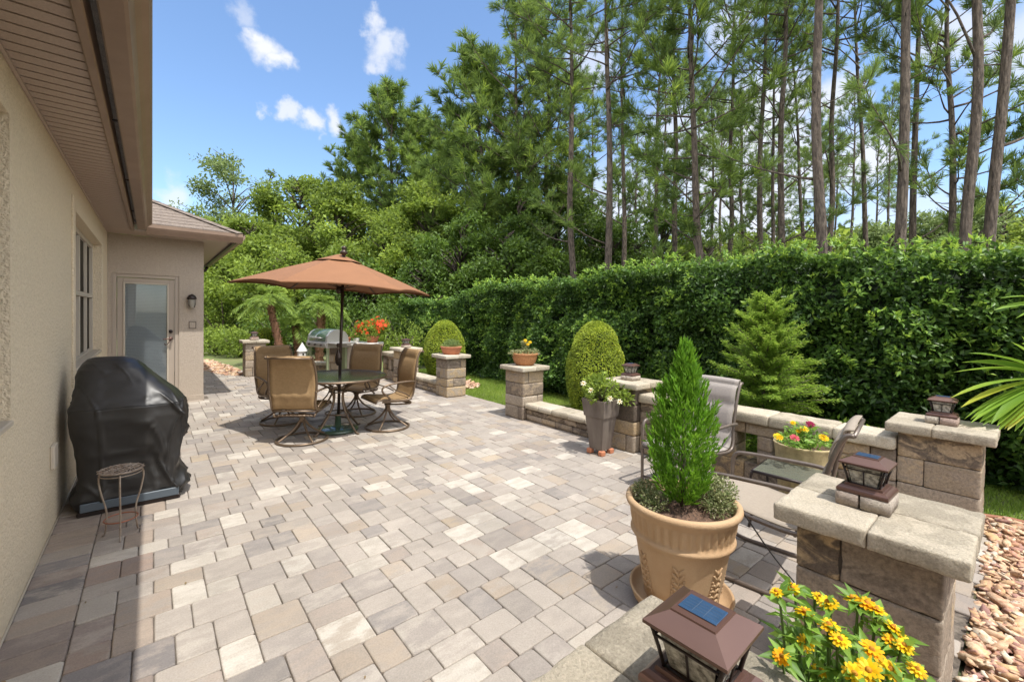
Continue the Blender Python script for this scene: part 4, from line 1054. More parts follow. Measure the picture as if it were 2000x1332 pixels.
P = np.array(P); ctr = np.array([-.13,.0]); rad = P[...,:2]-ctr; rad /= np.linalg.norm(rad,axis=2,keepdims=True)
# draped folds: long diagonal creases fanning from the right shoulder, crumples at the hem
def crease(P, o, ax, az, fr):
    q = P[...,0]*ax+P[...,2]*az+P[...,1]*.6+.05*vn(P,4,o); w = vn(np.stack([q*fr, P[...,2]*1.3, P[...,0]*0+o],-1),1.); return 1-np.abs(w)*2.2
def sharp(o, ax, az, fr, k=9.):
    q = P[...,0]*ax+P[...,2]*az+P[...,1]*.5+.06*vn(P,3,o); return np.exp(-np.abs(vn(np.stack([q*fr, P[...,2]*.9, P[...,0]*0+o],-1),1.))*k)
low = np.clip((.90-P[...,2])/.12,0,1); rt = np.clip((P[...,0]+.25)/.35,0,1)
dsp = .040*sharp(3.,1.,.62,7.,13.)*low*(.3+.7*rt)+.022*sharp(8.,1.0,-.35,8.,12.)*low+.016*sharp(12.,1.2,.12,10.,12.)*(.3+.7*low)+.007*vn(P,5,1)+.004*vn(P,22,1)+.022*vn(P,11,5)*np.clip((.2-P[...,2])/.2,0,1)-.012*low
P[...,:2] += rad*dsp[...,None]; P[...,2] += .006*vn(P,8,2)*np.clip(P[...,2]/.2,0,1)
P[...,0] = np.maximum(P[...,0], -.528)
rows = [[tuple(p) for p in r] for r in P]; rows = [r+[r[0]] for r in rows]
b = MB().grid(rows); top = P[-1].mean(0); k0 = len(b.v); b.v.append(tuple(top+np.array([0,0,.004]))); off = 109*(nA+1)
for j in range(nA): b.f.append((off+j,off+j+1,k0)); b.a.append((0,0,0)); b.b.append((0,0,0)); b.sm.append(True)
b.build('cover', M['cover'], gc)
# hem piping seam across the cover where the lid panel meets the skirt
i_s = int(np.argmin(np.abs(zi-.80))); MB().tube([tuple(P[i_s,j]+np.append(rad[i_s,j]*.003,0)) for j in range(nA)]+[tuple(P[i_s,0])],.003,5,cap=False).build('seam', M['cover'], gc)
b = MB(); b.bbox((-.412,-.345,.035),(.170,-.325,.098),.006); b.build('base_bar', M['bluebar'], gc)
b = MB().bbox((-.43,-.33,-.002),(.18,.30,.036),.01); b.build('base_shelf', M['lantern_dark'], gc)
ps = empty('plant_stand', (-.163,3.952,0), .35); tag(ps, 'small empty wrought iron plant stand with three curved legs in front of the covered grill', 'plant stand')
b = MB(); n = 28; TZ = .458
b.tube([(.112*math.cos(2*math.pi*i/n),.112*math.sin(2*math.pi*i/n),TZ) for i in range(n+1)],.007,6,cap=False); b.tube([(.112*math.cos(2*math.pi*i/n),.112*math.sin(2*math.pi*i/n),TZ-.022) for i in range(n+1)],.004,6,cap=False)
b.build('rim', M['iron'], ps)
b = MB()
for k in range(7):
    for r_, rr in ((.085,.024),(.045,.018)):
        a = 2*math.pi*k/7+(.4 if r_ < .06 else 0); cx_, cy_ = r_*math.cos(a), r_*math.sin(a)
        b.tube([(cx_+rr*math.cos(2*math.pi*i/12),cy_+rr*math.sin(2*math.pi*i/12),TZ+.004) for i in range(13)],.0032,5,cap=False)
        a2 = a+math.pi/7; b.tube(bez([(.03*math.cos(a2),.03*math.sin(a2),TZ+.004),(.07*math.cos(a2+.2),.07*math.sin(a2+.2),TZ+.004),(.10*math.cos(a2-.1),.10*math.sin(a2-.1),TZ+.004),(.125*math.cos(a2),.125*math.sin(a2),TZ+.004)],4),.003,5)
b.tube([(.02*math.cos(2*math.pi*i/12),.02*math.sin(2*math.pi*i/12),TZ+.004) for i in range(13)],.004,5,cap=False)
b.build('scroll_top', M['iron'], ps)
for k in range(3):
    a = R_(250)+k*2*math.pi/3; c, s_ = math.cos(a), math.sin(a)
    pts = bez([(.118*c,.118*s_,TZ-.01),(.135*c,.135*s_,TZ-.07),(.118*c,.118*s_,TZ-.17),(.090*c,.090*s_,TZ-.27),(.088*c,.088*s_,TZ-.36),(.098*c,.098*s_,TZ-.44),(.112*c,.112*s_,.006)],5)
    MB().tube(pts,.0055,7).build('leg', M['iron'], ps); 
b = MB(); b.tube([(.088*math.cos(2*math.pi*i/24),.088*math.sin(2*math.pi*i/24),.125) for i in range(25)],.0045,6,cap=False); b.build('ring_stretcher', M['copper'], ps)

# ================================================================== LEAVES
def ru(n):
    v = rng.standard_normal((n,3)); return v/np.linalg.norm(v,axis=1,keepdims=True)
def nrmz(v): return v/(np.linalg.norm(v,axis=-1,keepdims=True)+1e-9)
def leaves(P, D, Nn, size, asp=.5, fold=.12, tint=None):
    """kite shaped leaves folded on the midrib: returns V, F (tris), per-face tint"""
    n = len(P); size = np.broadcast_to(np.asarray(size,float).reshape(-1,1) if np.ndim(size) else np.full((n,1),size),(n,1))
    D = nrmz(D); S = nrmz(np.cross(D,Nn)); U = np.cross(S,D)
    V = np.empty((n,4,3)); V[:,0] = P; V[:,2] = P+D*size-U*size*fold*.8
    m = P+D*size*.45+U*size*fold; V[:,1] = m+S*size*asp*.5; V[:,3] = m-S*size*asp*.5
    b = np.arange(n)[:,None]*4; F_ = np.concatenate([b+np.array([0,1,2]), b+np.array([0,2,3])],1).reshape(-1,3)
    t = np.repeat(np.broadcast_to(tint if tint is not None else rng.random(n),(n,)),2)
    return V.reshape(-1,3), F_, t
class LV_:
    def __init__(s): s.V=[]; s.F=[]; s.t=[]; s.n=0
    def add(s, V, F_, t): s.V.append(V); s.F.append(F_+s.n); s.t.append(t); s.n += len(V); return s
    def lf(s, *a, **k): return s.add(*leaves(*a, **k))
    def build(s, name, m, parent=None): return np_mesh(name, np.vstack(s.V), np.vstack(s.F), m, parent, tint=np.clip(np.concatenate(s.t),0,1))
def blob_pts(blobs, n, shell=.3, gap=-.2, gs=2.5):
    """points near the surface of overlapping ellipsoids (cx,cy,cz,rx,ry,rz)"""
    B = np.array(blobs,float); w = (B[:,3]*B[:,5]); w /= w.sum(); k = rng.choice(len(B), n, p=w); d = ru(n)
    r = (1-shell*rng.random(n)**1.6)[:,None]*(1+.12*vn(d*3+k[:,None]*3.3,1.)[:,None]); P = B[k,:3]+d*B[k,3:]*r
    keep = vn(P, gs) > gap
    return P[keep], d[keep], k[keep]

# ---------------------------------------------------------------- hedge
def hedge():
    t = empty('hedge', (6.3,4.5,0)); tag(t, 'tall dense dark green clipped hedge running behind the lawn', 'hedge')
    def front(y, z): # x of the front face
        q = np.stack([y, z, y*0],-1); return 6.28 + .02*(y-4) - .36*vn(q,.9) - .26*vn(q,2.1,3) - .08*vn(q,5.,8) + .10*(z-1.2) - .12*np.sin(np.clip(z,0,2.4)/2.4*math.pi)
    def top(y): 
        q = np.stack([y, y*0, y*0],-1); return 2.27+.22*vn(q,.8,5)+.16*vn(q,2.4,2)-.33*np.clip((y-8)/3,0,1)
    L_ = LV_()
    n = 82000
    y = rng.uniform(-3.5,13.2,n); zt = top(y); z = rng.uniform(0,1,n)**.85*(zt-.04)+.02; x = front(y,z)+np.abs(rng.normal(0,.09,n))-.03
    P = np.stack([x,y,z],1); cl = vn(P,3.2,1)+.6*vn(P,7,4)
    keep = vn(P,4.3,9) > -.5; P, cl = P[keep], cl[keep]; m = len(P)
    P[:,0] -= .10*np.clip(cl,0,1)
    Nn = nrmz(np.array([-.55,-.25,.6])+.55*rng.standard_normal((m,3))); D = nrmz(np.array([-.55,-.1,.1])+.75*rng.standard_normal((m,3)))
    tn = np.clip(.28+.38*cl+.24*rng.standard_normal(m),0,.95)
    L_.lf(P,D,Nn,rng.uniform(.04,.095,m),.48,.10,tint=tn)
    n = 20000; y = rng.uniform(-3.5,13.2,n); x = rng.uniform(6.15,7.5,n); z = top(y)+.05*vn(np.stack([x,y,y*0],-1),3)+rng.normal(0,.03,n); P = np.stack([x,y,z],1)
    Nn = nrmz(np.array([-.2,-.2,1.])+.5*rng.standard_normal((n,3))); D = nrmz(np.array([-.3,0,.25])+.8*rng.standard_normal((n,3)))
    L_.lf(P,D,Nn,rng.uniform(.06,.10,n),.5,.1,tint=np.clip(.45+.25*vn(P,3)+.2*rng.standard_normal(n),0,.95))
    n = 34000; y = rng.uniform(-3.5,13.2,n); z = rng.uniform(0,1,n)*(top(y)-.06); x = front(y,z)+rng.uniform(.10,.26,n); P = np.stack([x,y,z],1)
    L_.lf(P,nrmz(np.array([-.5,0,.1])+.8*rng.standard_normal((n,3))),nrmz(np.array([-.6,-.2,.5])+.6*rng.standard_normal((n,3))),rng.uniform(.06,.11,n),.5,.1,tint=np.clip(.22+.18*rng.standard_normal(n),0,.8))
    # bright young shoots: rosettes of upright leaves, thickest along the top and in patches
    ns = 1700; y = rng.uniform(-3,12.5,ns); zt = top(y); z = np.where(rng.random(ns)<.55, zt+rng.uniform(-.02,.20,ns), zt*rng.uniform(.25,1,ns)); x = np.where(z>zt-.03, rng.uniform(6.05,6.8,ns), front(y,z)-.07)
    C = np.stack([x,y,z],1); kp = (vn(C,1.3,6) > -.15); C = C[kp]; ns = len(C); k = 9
    P = np.repeat(C,k,0)+.012*rng.standard_normal((ns*k,3)); D = nrmz(np.tile(np.array([-.25,-.1,.55]),(ns*k,1))+.75*rng.standard_normal((ns*k,3))); Nn = nrmz(np.array([-.3,-.3,.8])+.4*rng.standard_normal((ns*k,3)))
    L_.lf(P,D,Nn,rng.uniform(.05,.085,ns*k),.42,.1,tint=np.clip(rng.normal(.86,.1,ns*k),0,1))
    L_.build('foliage', M['hedge'], t).location = (-6.3,-4.5,0)
    # twiggy core mass that closes the hedge
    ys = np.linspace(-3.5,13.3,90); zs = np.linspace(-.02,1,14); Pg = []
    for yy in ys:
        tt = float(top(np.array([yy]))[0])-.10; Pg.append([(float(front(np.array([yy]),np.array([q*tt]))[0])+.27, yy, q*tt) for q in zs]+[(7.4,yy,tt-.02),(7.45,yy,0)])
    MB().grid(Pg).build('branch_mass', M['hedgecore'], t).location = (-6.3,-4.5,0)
hedge()

# ---------------------------------------------------------------- topiaries
def topiary(x, y, h, r, label, fat=.42, rz=0, n=15000, ls=.028):
    t = empty('topiary', (x,y,-.03), rz); tag(t, label, 'topiary', 'clipped egg shaped topiaries')
    d = ru(n); u = (d[:,2]+1)/2; el = np.arcsin(d[:,2])
    z = h*(.03+.97*u); prof = np.sqrt(np.clip(1-((z/h-fat)/np.where(z/h<fat,fat+.12,1-fat))**2,0,1))
    prof = np.where(z/h>fat, prof**1.15, prof); a = np.arctan2(d[:,1],d[:,0])
    # uniform by height
    w = rng.random(n)**.9; w = np.where(rng.random(n)<.09, rng.uniform(.9,1.,n), w); z = h*w; prof = np.sqrt(np.clip(1-((w-fat)/np.where(w<fat,fat+.10,1.005-fat))**2,0,1)); prof = np.where(w>fat,prof**1.08,prof); a = rng.uniform(0,2*math.pi,n)
    o = np.stack([np.cos(a),np.sin(a),np.zeros(n)],1); P = o*(r*prof)[:,None]; P[:,2] = z; P += o*(.03*vn(P,6)-.012*rng.random(n))[:,None]*1.0
    out = nrmz(o+np.array([0,0,1.])*np.clip((w-fat)*2,-.6,1.5)[:,None])
    keep = vn(P,16,3) > -.85; P, out, w = P[keep], out[keep], w[keep]; m = len(P)
    Nn = nrmz(out+np.array([-.15,-.5,.7])+.45*rng.standard_normal((m,3))); D = nrmz(np.cross(Nn,rng.standard_normal((m,3)))+.5*out)
    L_ = LV_().lf(P,D,Nn,rng.uniform(.7,1.4,m)*ls,.55,.12,tint=np.clip(.5+.22*vn(P,9)+.22*rng.standard_normal(m),0,1))
    L_.build('foliage', M['topiary'], t)
    pr = [(0,.02)]+[(max(.001,r*.84*(1-((q-fat)/(fat+.10 if q<fat else 1.005-fat))**2)**.5*(1 if q<fat else 1)),q*h) for q in np.linspace(.02,.90,14)]
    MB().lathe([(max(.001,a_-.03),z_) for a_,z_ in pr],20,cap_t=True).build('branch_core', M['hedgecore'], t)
    MB().tube([(0,0,-.01),(0,0,h*.5)],.02,6).build('stem', M['bark_grey'], t)
    return t
p = gnd(1166,806); topiary(5.44, 4.42, 1.50, .45, 'egg shaped yellow green clipped topiary behind the low seat wall and tall grey planter', n=26000)
topiary(5.62, 9.35, 1.42, .50, 'far egg shaped clipped topiary behind the pillar with the brown bowl', n=20000, ls=.034)
p = at(520,700,13.2); topiary(p[0],p[1],1.05,.55,'yellow green clipped bush behind the far left lantern pillar',n=6000,ls=.05)

# ---------------------------------------------------------------- feathery loose conifer behind the balustrade
def feathery(x, y, h, r, label, nb=180, name='feathery_conifer'):
    t = empty(name, (x,y,-.03)); tag(t, label, 'shrub')
    L_ = LV_(); tw = MB(); tw.tube([(0,0,0),(.02,.01,h*.5),(0,0,h*.97)],[.028,.015,.003],6)
    for i in range(nb):
        u = (i/nb)**.9; z0 = h*(.05+.90*u); ln = r*(1.05-u)**.8*random.uniform(.75,1.12)+.03; a = i*2.4+random.uniform(-.4,.4); c, s_ = math.cos(a), math.sin(a)
        rise = .10+.75*u+random.uniform(-.35,.45); z0 += random.uniform(-.06,.06)*h; pts = np.array([(c*ln*q, s_*ln*q, z0+ln*(rise*q-.28*q*q*(1-u))) for q in np.linspace(0,1,14)])
        tw.tube([tuple(q) for q in pts[::3]], .004, 4)
        for q in range(1,14):
            p = pts[q]; d = nrmz(pts[min(q+1,13)]-pts[q-1]); k = 30
            side = nrmz(np.cross(d,[0,0,1.])); sg = rng.choice([-1,1],k)[:,None]
            off = (rng.random((k,1))*.17*(1.15-q/14)*(.5+ln/r*.5)); D = nrmz(d*.8+side*sg*.8+.35*rng.standard_normal((k,3))); P = p+side*sg*off*.9+d*rng.normal(0,.02,(k,1))+.012*rng.standard_normal((k,3))
            P[:,2] -= off[:,0]*.2; Nn = nrmz(np.array([0,0,1.])+.45*rng.standard_normal((k,3)))
            L_.lf(P,D,Nn,rng.uniform(.02,.045,k),.24,.08,tint=np.clip(.25+.42*q/14+.18*rng.standard_normal(k),0,1))
    L_.build('foliage', M['cypress'], t); tw.build('branches', M['bark_grey'], t); return t
feathery(5.45,1.95,1.80,.72,'loose feathery light green conifer growing behind the balustrade')

# small low shrub right of conifer behind the wall
def shrub(x, y, h, r, label, m, n=2500, ls=.05, name='shrub', z=-.03, nb=9, cat='shrub', group=None, core=True, asp=.5, up=.3):
    t = empty(name, (x,y,z)); tag(t, label, cat, group)
    bl = [(random.uniform(-.55,.55)*r, random.uniform(-.55,.55)*r, h*random.uniform(.25,.72), r*random.uniform(.38,.6), r*random.uniform(.38,.6), h*random.uniform(.24,.36)) for _ in range(nb)]+[(0,0,h*.45,r*.8,r*.8,h*.5)]
    P, d, k = blob_pts(bl, n, .45, -.35, 1.2/max(r,.3)*2); P[:,2] = np.maximum(P[:,2],.01); q = len(P)
    D = nrmz(d+.8*rng.standard_normal((q,3))+np.array([0,0,up])); Nn = nrmz(d*.5+np.array([0,-.2,.8])+.5*rng.standard_normal((q,3)))
    LV_().lf(P,D,Nn,rng.uniform(.7,1.35,q)*ls,asp,.1,tint=np.clip(.42+.25*vn(P,2.2/max(r,.3))+.22*rng.standard_normal(q),0,1)).build('foliage', m, t)
    st_ = MB()
    for i in range(7):
        a = i*.9; st_.tube([(0,0,0),(.3*r*math.cos(a),.3*r*math.sin(a),h*.35),(.62*r*math.cos(a),.62*r*math.sin(a),h*.7)],[.03*r,.02*r,.006],5)
    st_.build('stems', M['bark_grey'], t); return t
shrub(5.35,1.12,.62,.33,'low light green shrub beside the feathery conifer, behind the balustrade', M['cypress'], 1800,.05)

# ---------------------------------------------------------------- big pot with arborvitae
bx, by = 2.215, 1.185
t = empty('potted_evergreen', (bx,by,0)); tag(t, 'large sandy terracotta pot with a bright green upright evergreen and trailing herbs', 'potted plant')
def fl(r, z, a):
    if .405 < z < .515: return r+.006*math.sin(a*40)*min(1,(z-.405)/.02)*min(1,(.515-z)/.02)
    return r
pr = [(.165,.045),(.185,.045),(.190,.055),(.196,.10),(.214,.20),(.231,.30),(.242,.36),(.246,.375),(.262,.383),(.268,.392),(.264,.403),(.254,.410),(.256,.43),(.260,.45),(.264,.475),(.268,.50),(.271,.515),(.282,.528),(.292,.540),(.297,.553),(.294,.567),(.283,.574),(.270,.572),(.261,.560),(.257,.54),(.250,.50),(.235,.40)]
b = MB().lathe(pr,180,cap_b=True,fn=fl)
# moulded acanthus sprays and a bead row under the rim
def on_pot(a, z, o=.004):
    r = float(np.interp(z,[.055,.10,.20,.30,.36],[.190,.196,.214,.231,.242]))+o; return (r*math.cos(a),r*math.sin(a),z)
for k in range(7):
    a0 = -.9+k*2*math.pi/7
    b.tube([on_pot(a0,.09+.03*i,.001) for i in range(8)],[.004]*7+[.002],6)
    for j in range(6):
        z0 = .11+.032*j
        for sx in (-1,1):
            pts = [on_pot(a0+sx*q*.20*(1-.09*j), z0+.05*q-.035*q*q*(1 if j<4 else .3), .002) for q in (0,.3,.6,.85,1.)]
            b.tube(pts,[.004,.0065,.007,.006,.003],6)
            p_ = on_pot(a0+sx*.20*(1-.09*j)*.95, z0+.008,.003); b.tube([on_pot(a0+sx*.17*(1-.09*j),z0-.006,.002),p_],[.006,.004],6)
b.build('pot', M['pot'], t)
MB().lathe([(.19,.018),(.235,.02),(.250,.035),(.262,.075),(.268,.082),(.262,.088),(.252,.080),(.238,.044),(.19,.042)],90,cap_b=True,cap_t=True).build('saucer', M['pot'], t)
for k in range(4):
    a = R_(185)+k*math.pi/2; MB().bbox((.215*math.cos(a)-.035,.215*math.sin(a)-.035,0),(.215*math.cos(a)+.035,.215*math.sin(a)+.035,.024),.006).build('pot_foot', M['terracotta'], t)
P = []
for i in range(12):
    r = .25*i/11; P.append([(r*math.cos(2*math.pi*j/36),r*math.sin(2*math.pi*j/36),.515+.022*math.sin(i*1.7+j*.8)*.5+.025*(1-i/11)) for j in range(37)])
MB().grid(P).build('mulch', M['soil'], t)
rocks_pal = None
def arborvitae(t, x, y, z0, h, r, n=5200):
    L_ = LV_(); tw = MB().tube([(x,y,z0),(x+.005,y,z0+h*.6)],[.018,.008],7)
    for i in range(270):
        # upright fan sprays rooted on the stem, ending on a teardrop outline
        u = random.random(); zt = h*(.10+.88*u**.95); w = zt/h
        prof = r*float(np.interp(w,[0,.08,.2,.35,.5,.62,.72,.82,.92,1.],[.35,.62,.95,1.04,.95,.80,.55,.28,.15,.05])); a = random.uniform(0,2*math.pi); rr = prof*random.choice((random.uniform(.65,1.05),random.uniform(.85,1.25),random.uniform(.8,1.42)))
        tip = np.array([x+rr*math.cos(a), y+rr*math.sin(a), z0+zt+.035]); root = np.array([x+rr*.30*math.cos(a), y+rr*.30*math.sin(a), z0+max(.02,zt-.26*h*.8)])
        side = nrmz(np.array([-math.sin(a),math.cos(a),random.uniform(-.3,.3)])+.5*rng.standard_normal(3)); m_ = 34
        q = rng.random(m_)**.75; ctr = root+(tip-root)*q[:,None]; ctr[:,0] += .018*np.sin(q*3)*math.cos(a); ctr[:,1] += .018*np.sin(q*3)*math.sin(a)
        wd = .040*np.sin(np.clip(q*.9+.1,0,1)*math.pi)**.8; sg = rng.uniform(-1,1,m_); P = ctr+side*(wd*sg)[:,None]
        D = nrmz((tip-root)[None]/np.linalg.norm(tip-root)*1.1+side*sg[:,None]*.6+.20*rng.standard_normal((m_,3))); Nn = nrmz(np.cross(side,tip-root)[None]+.35*rng.standard_normal((m_,3)))
        L_.lf(P,D,Nn,rng.uniform(.026,.050,m_),.20,.06,tint=np.clip(.30+.40*q+.16*rng.standard_normal(m_)+.12*random.uniform(-1,1),0,1))
    L_.build('evergreen', M['arbor'], t); tw.build('trunk', M['bark_grey'], t)
arborvitae(t, .0, .0, .53, .88, .158)
def herb(t, blobs, n, m, ls, name, fl=None):
    P, d, k = blob_pts(blobs, n, .5, -.3, 30); q = len(P); D = nrmz(d+.7*rng.standard_normal((q,3))+np.array([0,0,.4])); Nn = nrmz(np.array([0,0,1.])+.7*rng.standard_normal((q,3)))
    LV_().lf(P,D,Nn,rng.uniform(.7,1.4,q)*ls,.5,.1,tint=rng.random(q)**1.3).build(name, m, t)
    st_ = MB()
    for i in range(40):
        B_ = random.choice(blobs); a = random.uniform(0,6.28); st_.tube([(B_[0]*.8,B_[1]*.8,B_[2]-B_[5]*.8),(B_[0]+B_[3]*.5*math.cos(a),B_[1]+B_[4]*.5*math.sin(a),B_[2]),(B_[0]+B_[3]*1.0*math.cos(a),B_[1]+B_[4]*1.0*math.sin(a),B_[2]+B_[5]*.5)],.0016,4)
    st_.build(name+'_stems', M['stem'], t)
herb(t, [(-.10,.16,.575,.08,.08,.06),(-.15,.08,.57,.07,.08,.055),(-.06,.20,.575,.06,.05,.05)], 1500, M['herb'], .014, 'trailing_herb')
herb(t, [(.12,-.10,.60,.10,.11,.085),(.20,-.02,.60,.08,.09,.08),(.06,-.17,.58,.09,.07,.06),(.17,-.13,.61,.09,.08,.075)], 3400, M['herb'], .015, 'trailing_herb')

# ---------------------------------------------------------------- flower heads
def bloom(mb_l, c, up, r, layers=3, petals=13, cup=.25):
    """zinnia-like head: layered petals. mb_l = LV_"""
    up = nrmz(np.array(up,float)); a = nrmz(np.cross(up,[.3,.7,.2])); b = np.cross(up,a); c = np.array(c,float)
    for l in range(layers):
        k = petals-2*l; R1 = r*(1-.26*l); th = np.arange(k)*2*math.pi/k+l*.3+rng.normal(0,.06,k)
        D = np.cos(th)[:,None]*a+np.sin(th)[:,None]*b+up*(cup*(1+l*.9)-.12); P = np.tile(c+up*(.004*l),(k,1)); Nn = np.tile(up,(k,1))+.15*rng.standard_normal((k,3))
        # broad petal: 6-point strap
        D = nrmz(D); S = nrmz(np.cross(D,Nn)); U = np.cross(S,D); wv = R1*.20; V = np.empty((k,6,3))
        V[:,0] = P+D*R1*.12-S*wv*.35; V[:,1] = P+D*R1*.12+S*wv*.35; V[:,2] = P+D*R1*.62+S*wv+U*R1*.03; V[:,3] = P+D*R1*.98+S*wv*.55-U*R1*.06; V[:,4] = P+D*R1*.98-S*wv*.55-U*R1*.06; V[:,5] = P+D*R1*.62-S*wv+U*R1*.03
        i = np.arange(k)[:,None]*6; F_ = np.concatenate([i+np.array(q) for q in ((0,1,2),(0,2,5),(5,2,3),(5,3,4))],1).reshape(-1,3)
        mb_l.add(V.reshape(-1,3),F_,np.repeat(rng.random(k),4))
def flower(parent, c, up, r, m, name='flower', **k):
    L_ = LV_(); bloom(L_, c, up, r, **k); f = L_.build(name, m, parent)
    u = nrmz(np.array(up,float)); c = np.array(c,float)
    MB().tube([tuple(c-u*.002),tuple(c+u*.006),tuple(c+u*.011)],[r*.30,r*.27,r*.10],10).build('disc', M['discfl'], f); return f

# zinnias in the foreground: tall potted plant between the two near pillars
zx, zy = 1.17, .25
t = empty('potted_zinnias', (zx,zy,0)); tag(t, 'mass of yellow and orange zinnias in the bottom right foreground', 'potted flowers')
MB().lathe([(.12,0),(.135,.0),(.165,.25),(.178,.36),(.19,.365),(.19,.40),(.178,.40),(.17,.385),(.16,.36)],40,cap_b=True).build('pot', M['terracotta'], t)
MB().lathe([(.165,.365),(.0,.375)],24).build('soil', M['soil'], t)
ZF = [((1517,1158),.96,'yellow',.020),((1548,1150),1.0,'orange',.023),((1571,1196),.95,'yellow',.027),((1617,1178),1.02,'orange',.032),((1600,1168),1.06,'orange',.025),((1618,1222),.95,'orange',.031),((1640,1250),.92,'yellow',.028),
      ((1573,1256),.93,'orange',.025),((1665,1170),1.03,'orange',.026),((1692,1180),1.02,'orange',.033),((1712,1192),1.0,'orange',.028),((1742,1226),.98,'yellow',.028),((1755,1245),.97,'orange',.031),((1765,1262),.94,'yellow',.027),((1740,1252),.96,'orange',.026),
      ((1702,1270),.92,'orange',.032),((1697,1310),.88,'yellow',.034),((1738,1308),.90,'orange',.030),((1790,1308),.93,'orange',.026),((1527,1282),.90,'orange',.024),((1668,1316),.88,'yellow',.030),((1600,1310),.95,'yellow',.022)]
O = np.array([zx,zy,0]); stems = MB(); ZL = LV_()
for (px, py), dep, cn, r in ZF:
    c = at(px,py,dep)-O; tilt = nrmz(np.array([c[0]*1.2, c[1]*1.2, .32])*np.array([1,1,1])+.25*rng.standard_normal(3)*.6+np.array([-.15,-.1,.35]))
    flower(t, c, tilt, r*.74, M[cn if random.random() < .45 else 'yellow'], layers=2, petals=12)
    base = np.array([c[0]*.25, c[1]*.25, .37]); mid = (c+base)/2+np.array([c[0]*.1,c[1]*.1,.04]); pts = bez([tuple(base),tuple(mid),tuple(c-tilt*.03),tuple(c-tilt*.002)],5); stems.tube(pts,.0028,5)
    for q in np.linspace(.25,.93,9):
        i = min(int(q*(len(pts)-1)),len(pts)-2); p = np.array(pts[i]); k = 3; D = nrmz(rng.standard_normal((k,3))*np.array([1,1,.35])+np.array([0,0,.25])); Nn = nrmz(np.array([0,0,1.])+.4*rng.standard_normal((k,3)))
        ZL.lf(np.tile(p,(k,1)),D,Nn,rng.uniform(.03,.055,k),.36,.10)
for i in range(95):
    a = random.uniform(0,6.28); r = random.uniform(.03,.19); zt = random.uniform(.55,.84)-.6*max(0,r-.1); pts = bez([(.3*r*math.cos(a),.3*r*math.sin(a),.37),(.7*r*math.cos(a),.7*r*math.sin(a),(zt+.37)/2),(r*math.cos(a),r*math.sin(a),zt)],5); stems.tube(pts,.0025,5)
    for p in pts[2:]:
        k = 3; D = nrmz(rng.standard_normal((k,3))*np.array([1,1,.35])+np.array([0,0,.3])); Nn = nrmz(np.array([0,0,1.])+.45*rng.standard_normal((k,3))); ZL.lf(np.tile(np.array(p),(k,1)),D,Nn,rng.uniform(.028,.052,k),.36,.10)
stems.build('stems', M['stem'], t); ZL.build('leaves', M['zleaf'], t)

# woven pot of mixed zinnias on the floor beside the side table
t = empty('basket_flowers', (4.00,1.13,0)); tag(t, 'ribbed straw coloured pot of yellow, pink and magenta zinnias beside the glass side table', 'potted flowers')
MB().lathe([(.12,0),(.135,0),(.165,.20),(.188,.44),(.200,.545),(.21,.56),(.202,.57),(.19,.555),(.17,.45)],96,cap_b=True,fn=lambda r,z,a: r+.004*math.sin(a*22+z*26)).build('pot', M['basket'], t)
MB().lathe([(.17,.53),(.0,.54)],24).build('soil', M['soil'], t)
O = np.array([4.0,1.13,0]); stems = MB(); ZL = LV_()
for (px,py),dep,cn,r in [((1520,853),3.28,'yellow',.036),((1552,855),3.20,'pink',.034),((1609,855),3.15,'yellow',.034),((1571,838),3.35,'yellow',.032),((1583,829),3.40,'magenta',.036),((1549,826),3.42,'yellow',.024),((1560,842),3.38,'yellow',.022)]:
    c = at(px,py,dep)-O; up = np.array([-.45,-.35,.8]); flower(t, c, up, r, M[cn], layers=4, petals=13)
    pts = bez([(0,0,.45),tuple((c+np.array([0,0,.45]))/2*np.array([.8,.8,1])),tuple(c)],5); stems.tube(pts,.003,5)
    for p in pts[2:]:
        k = 5; D = nrmz(rng.standard_normal((k,3))*np.array([1,1,.4])); ZL.lf(np.tile(np.array(p),(k,1))+.02*rng.standard_normal((k,3)),D,nrmz(np.array([0,0,1.])+.4*rng.standard_normal((k,3))),rng.uniform(.03,.06,k),.45,.1)
k = 260; a = rng.uniform(0,6.28,k); r_ = .17*rng.random(k)**.5; P = np.stack([r_*np.cos(a),r_*np.sin(a),.56+.16*rng.random(k)*(1.1-r_/.19)],1); ZL.lf(P,nrmz(P*np.array([1,1,0])+np.array([0,0,.1])+.4*rng.standard_normal((k,3))*.3),nrmz(np.array([0,0,1.])+.5*rng.standard_normal((k,3))),rng.uniform(.03,.055,k),.45,.1)
stems.build('stems', M['stem'], t); ZL.build('leaves', M['zleaf'], t)

# tall tapered square planter with a gardenia
t = empty('tall_planter', (3.93,3.10,0), R_(2)); tag(t, 'tall tapered grey square planter with a leafy white flowered gardenia on small brick feet', 'potted plant')
b = MB()
def sq(z, a): return [(-a,-a,z),(a,-a,z),(a,a,z),(-a,a,z)]
lv = [(.055,.085),(.40,.122),(.425,.125),(.428,.137),(.55,.150),(.615,.156),(.625,.154),(.618,.140),(.55,.13)]
vs = [p for z,a in lv for p in sq(z,a)]; b.add(vs,[(i*4+j,i*4+(j+1)%4,(i+1)*4+(j+1)%4,(i+1)*4+j) for i in range(len(lv)-1) for j in range(4)]+[(3,2,1,0)]); b.build('pot', M['greypot'], t)
MB().box((0,0,.585),(.27,.27,.01)).build('soil', M['soil'], t)
for sx in (-1,1):
    for sy in (-1,1): MB().bbox((sx*.08-.035,sy*.08-.03,0),(sx*.08+.035,sy*.08+.03,.055),.008).build('brick_foot', M['terracotta'], t)
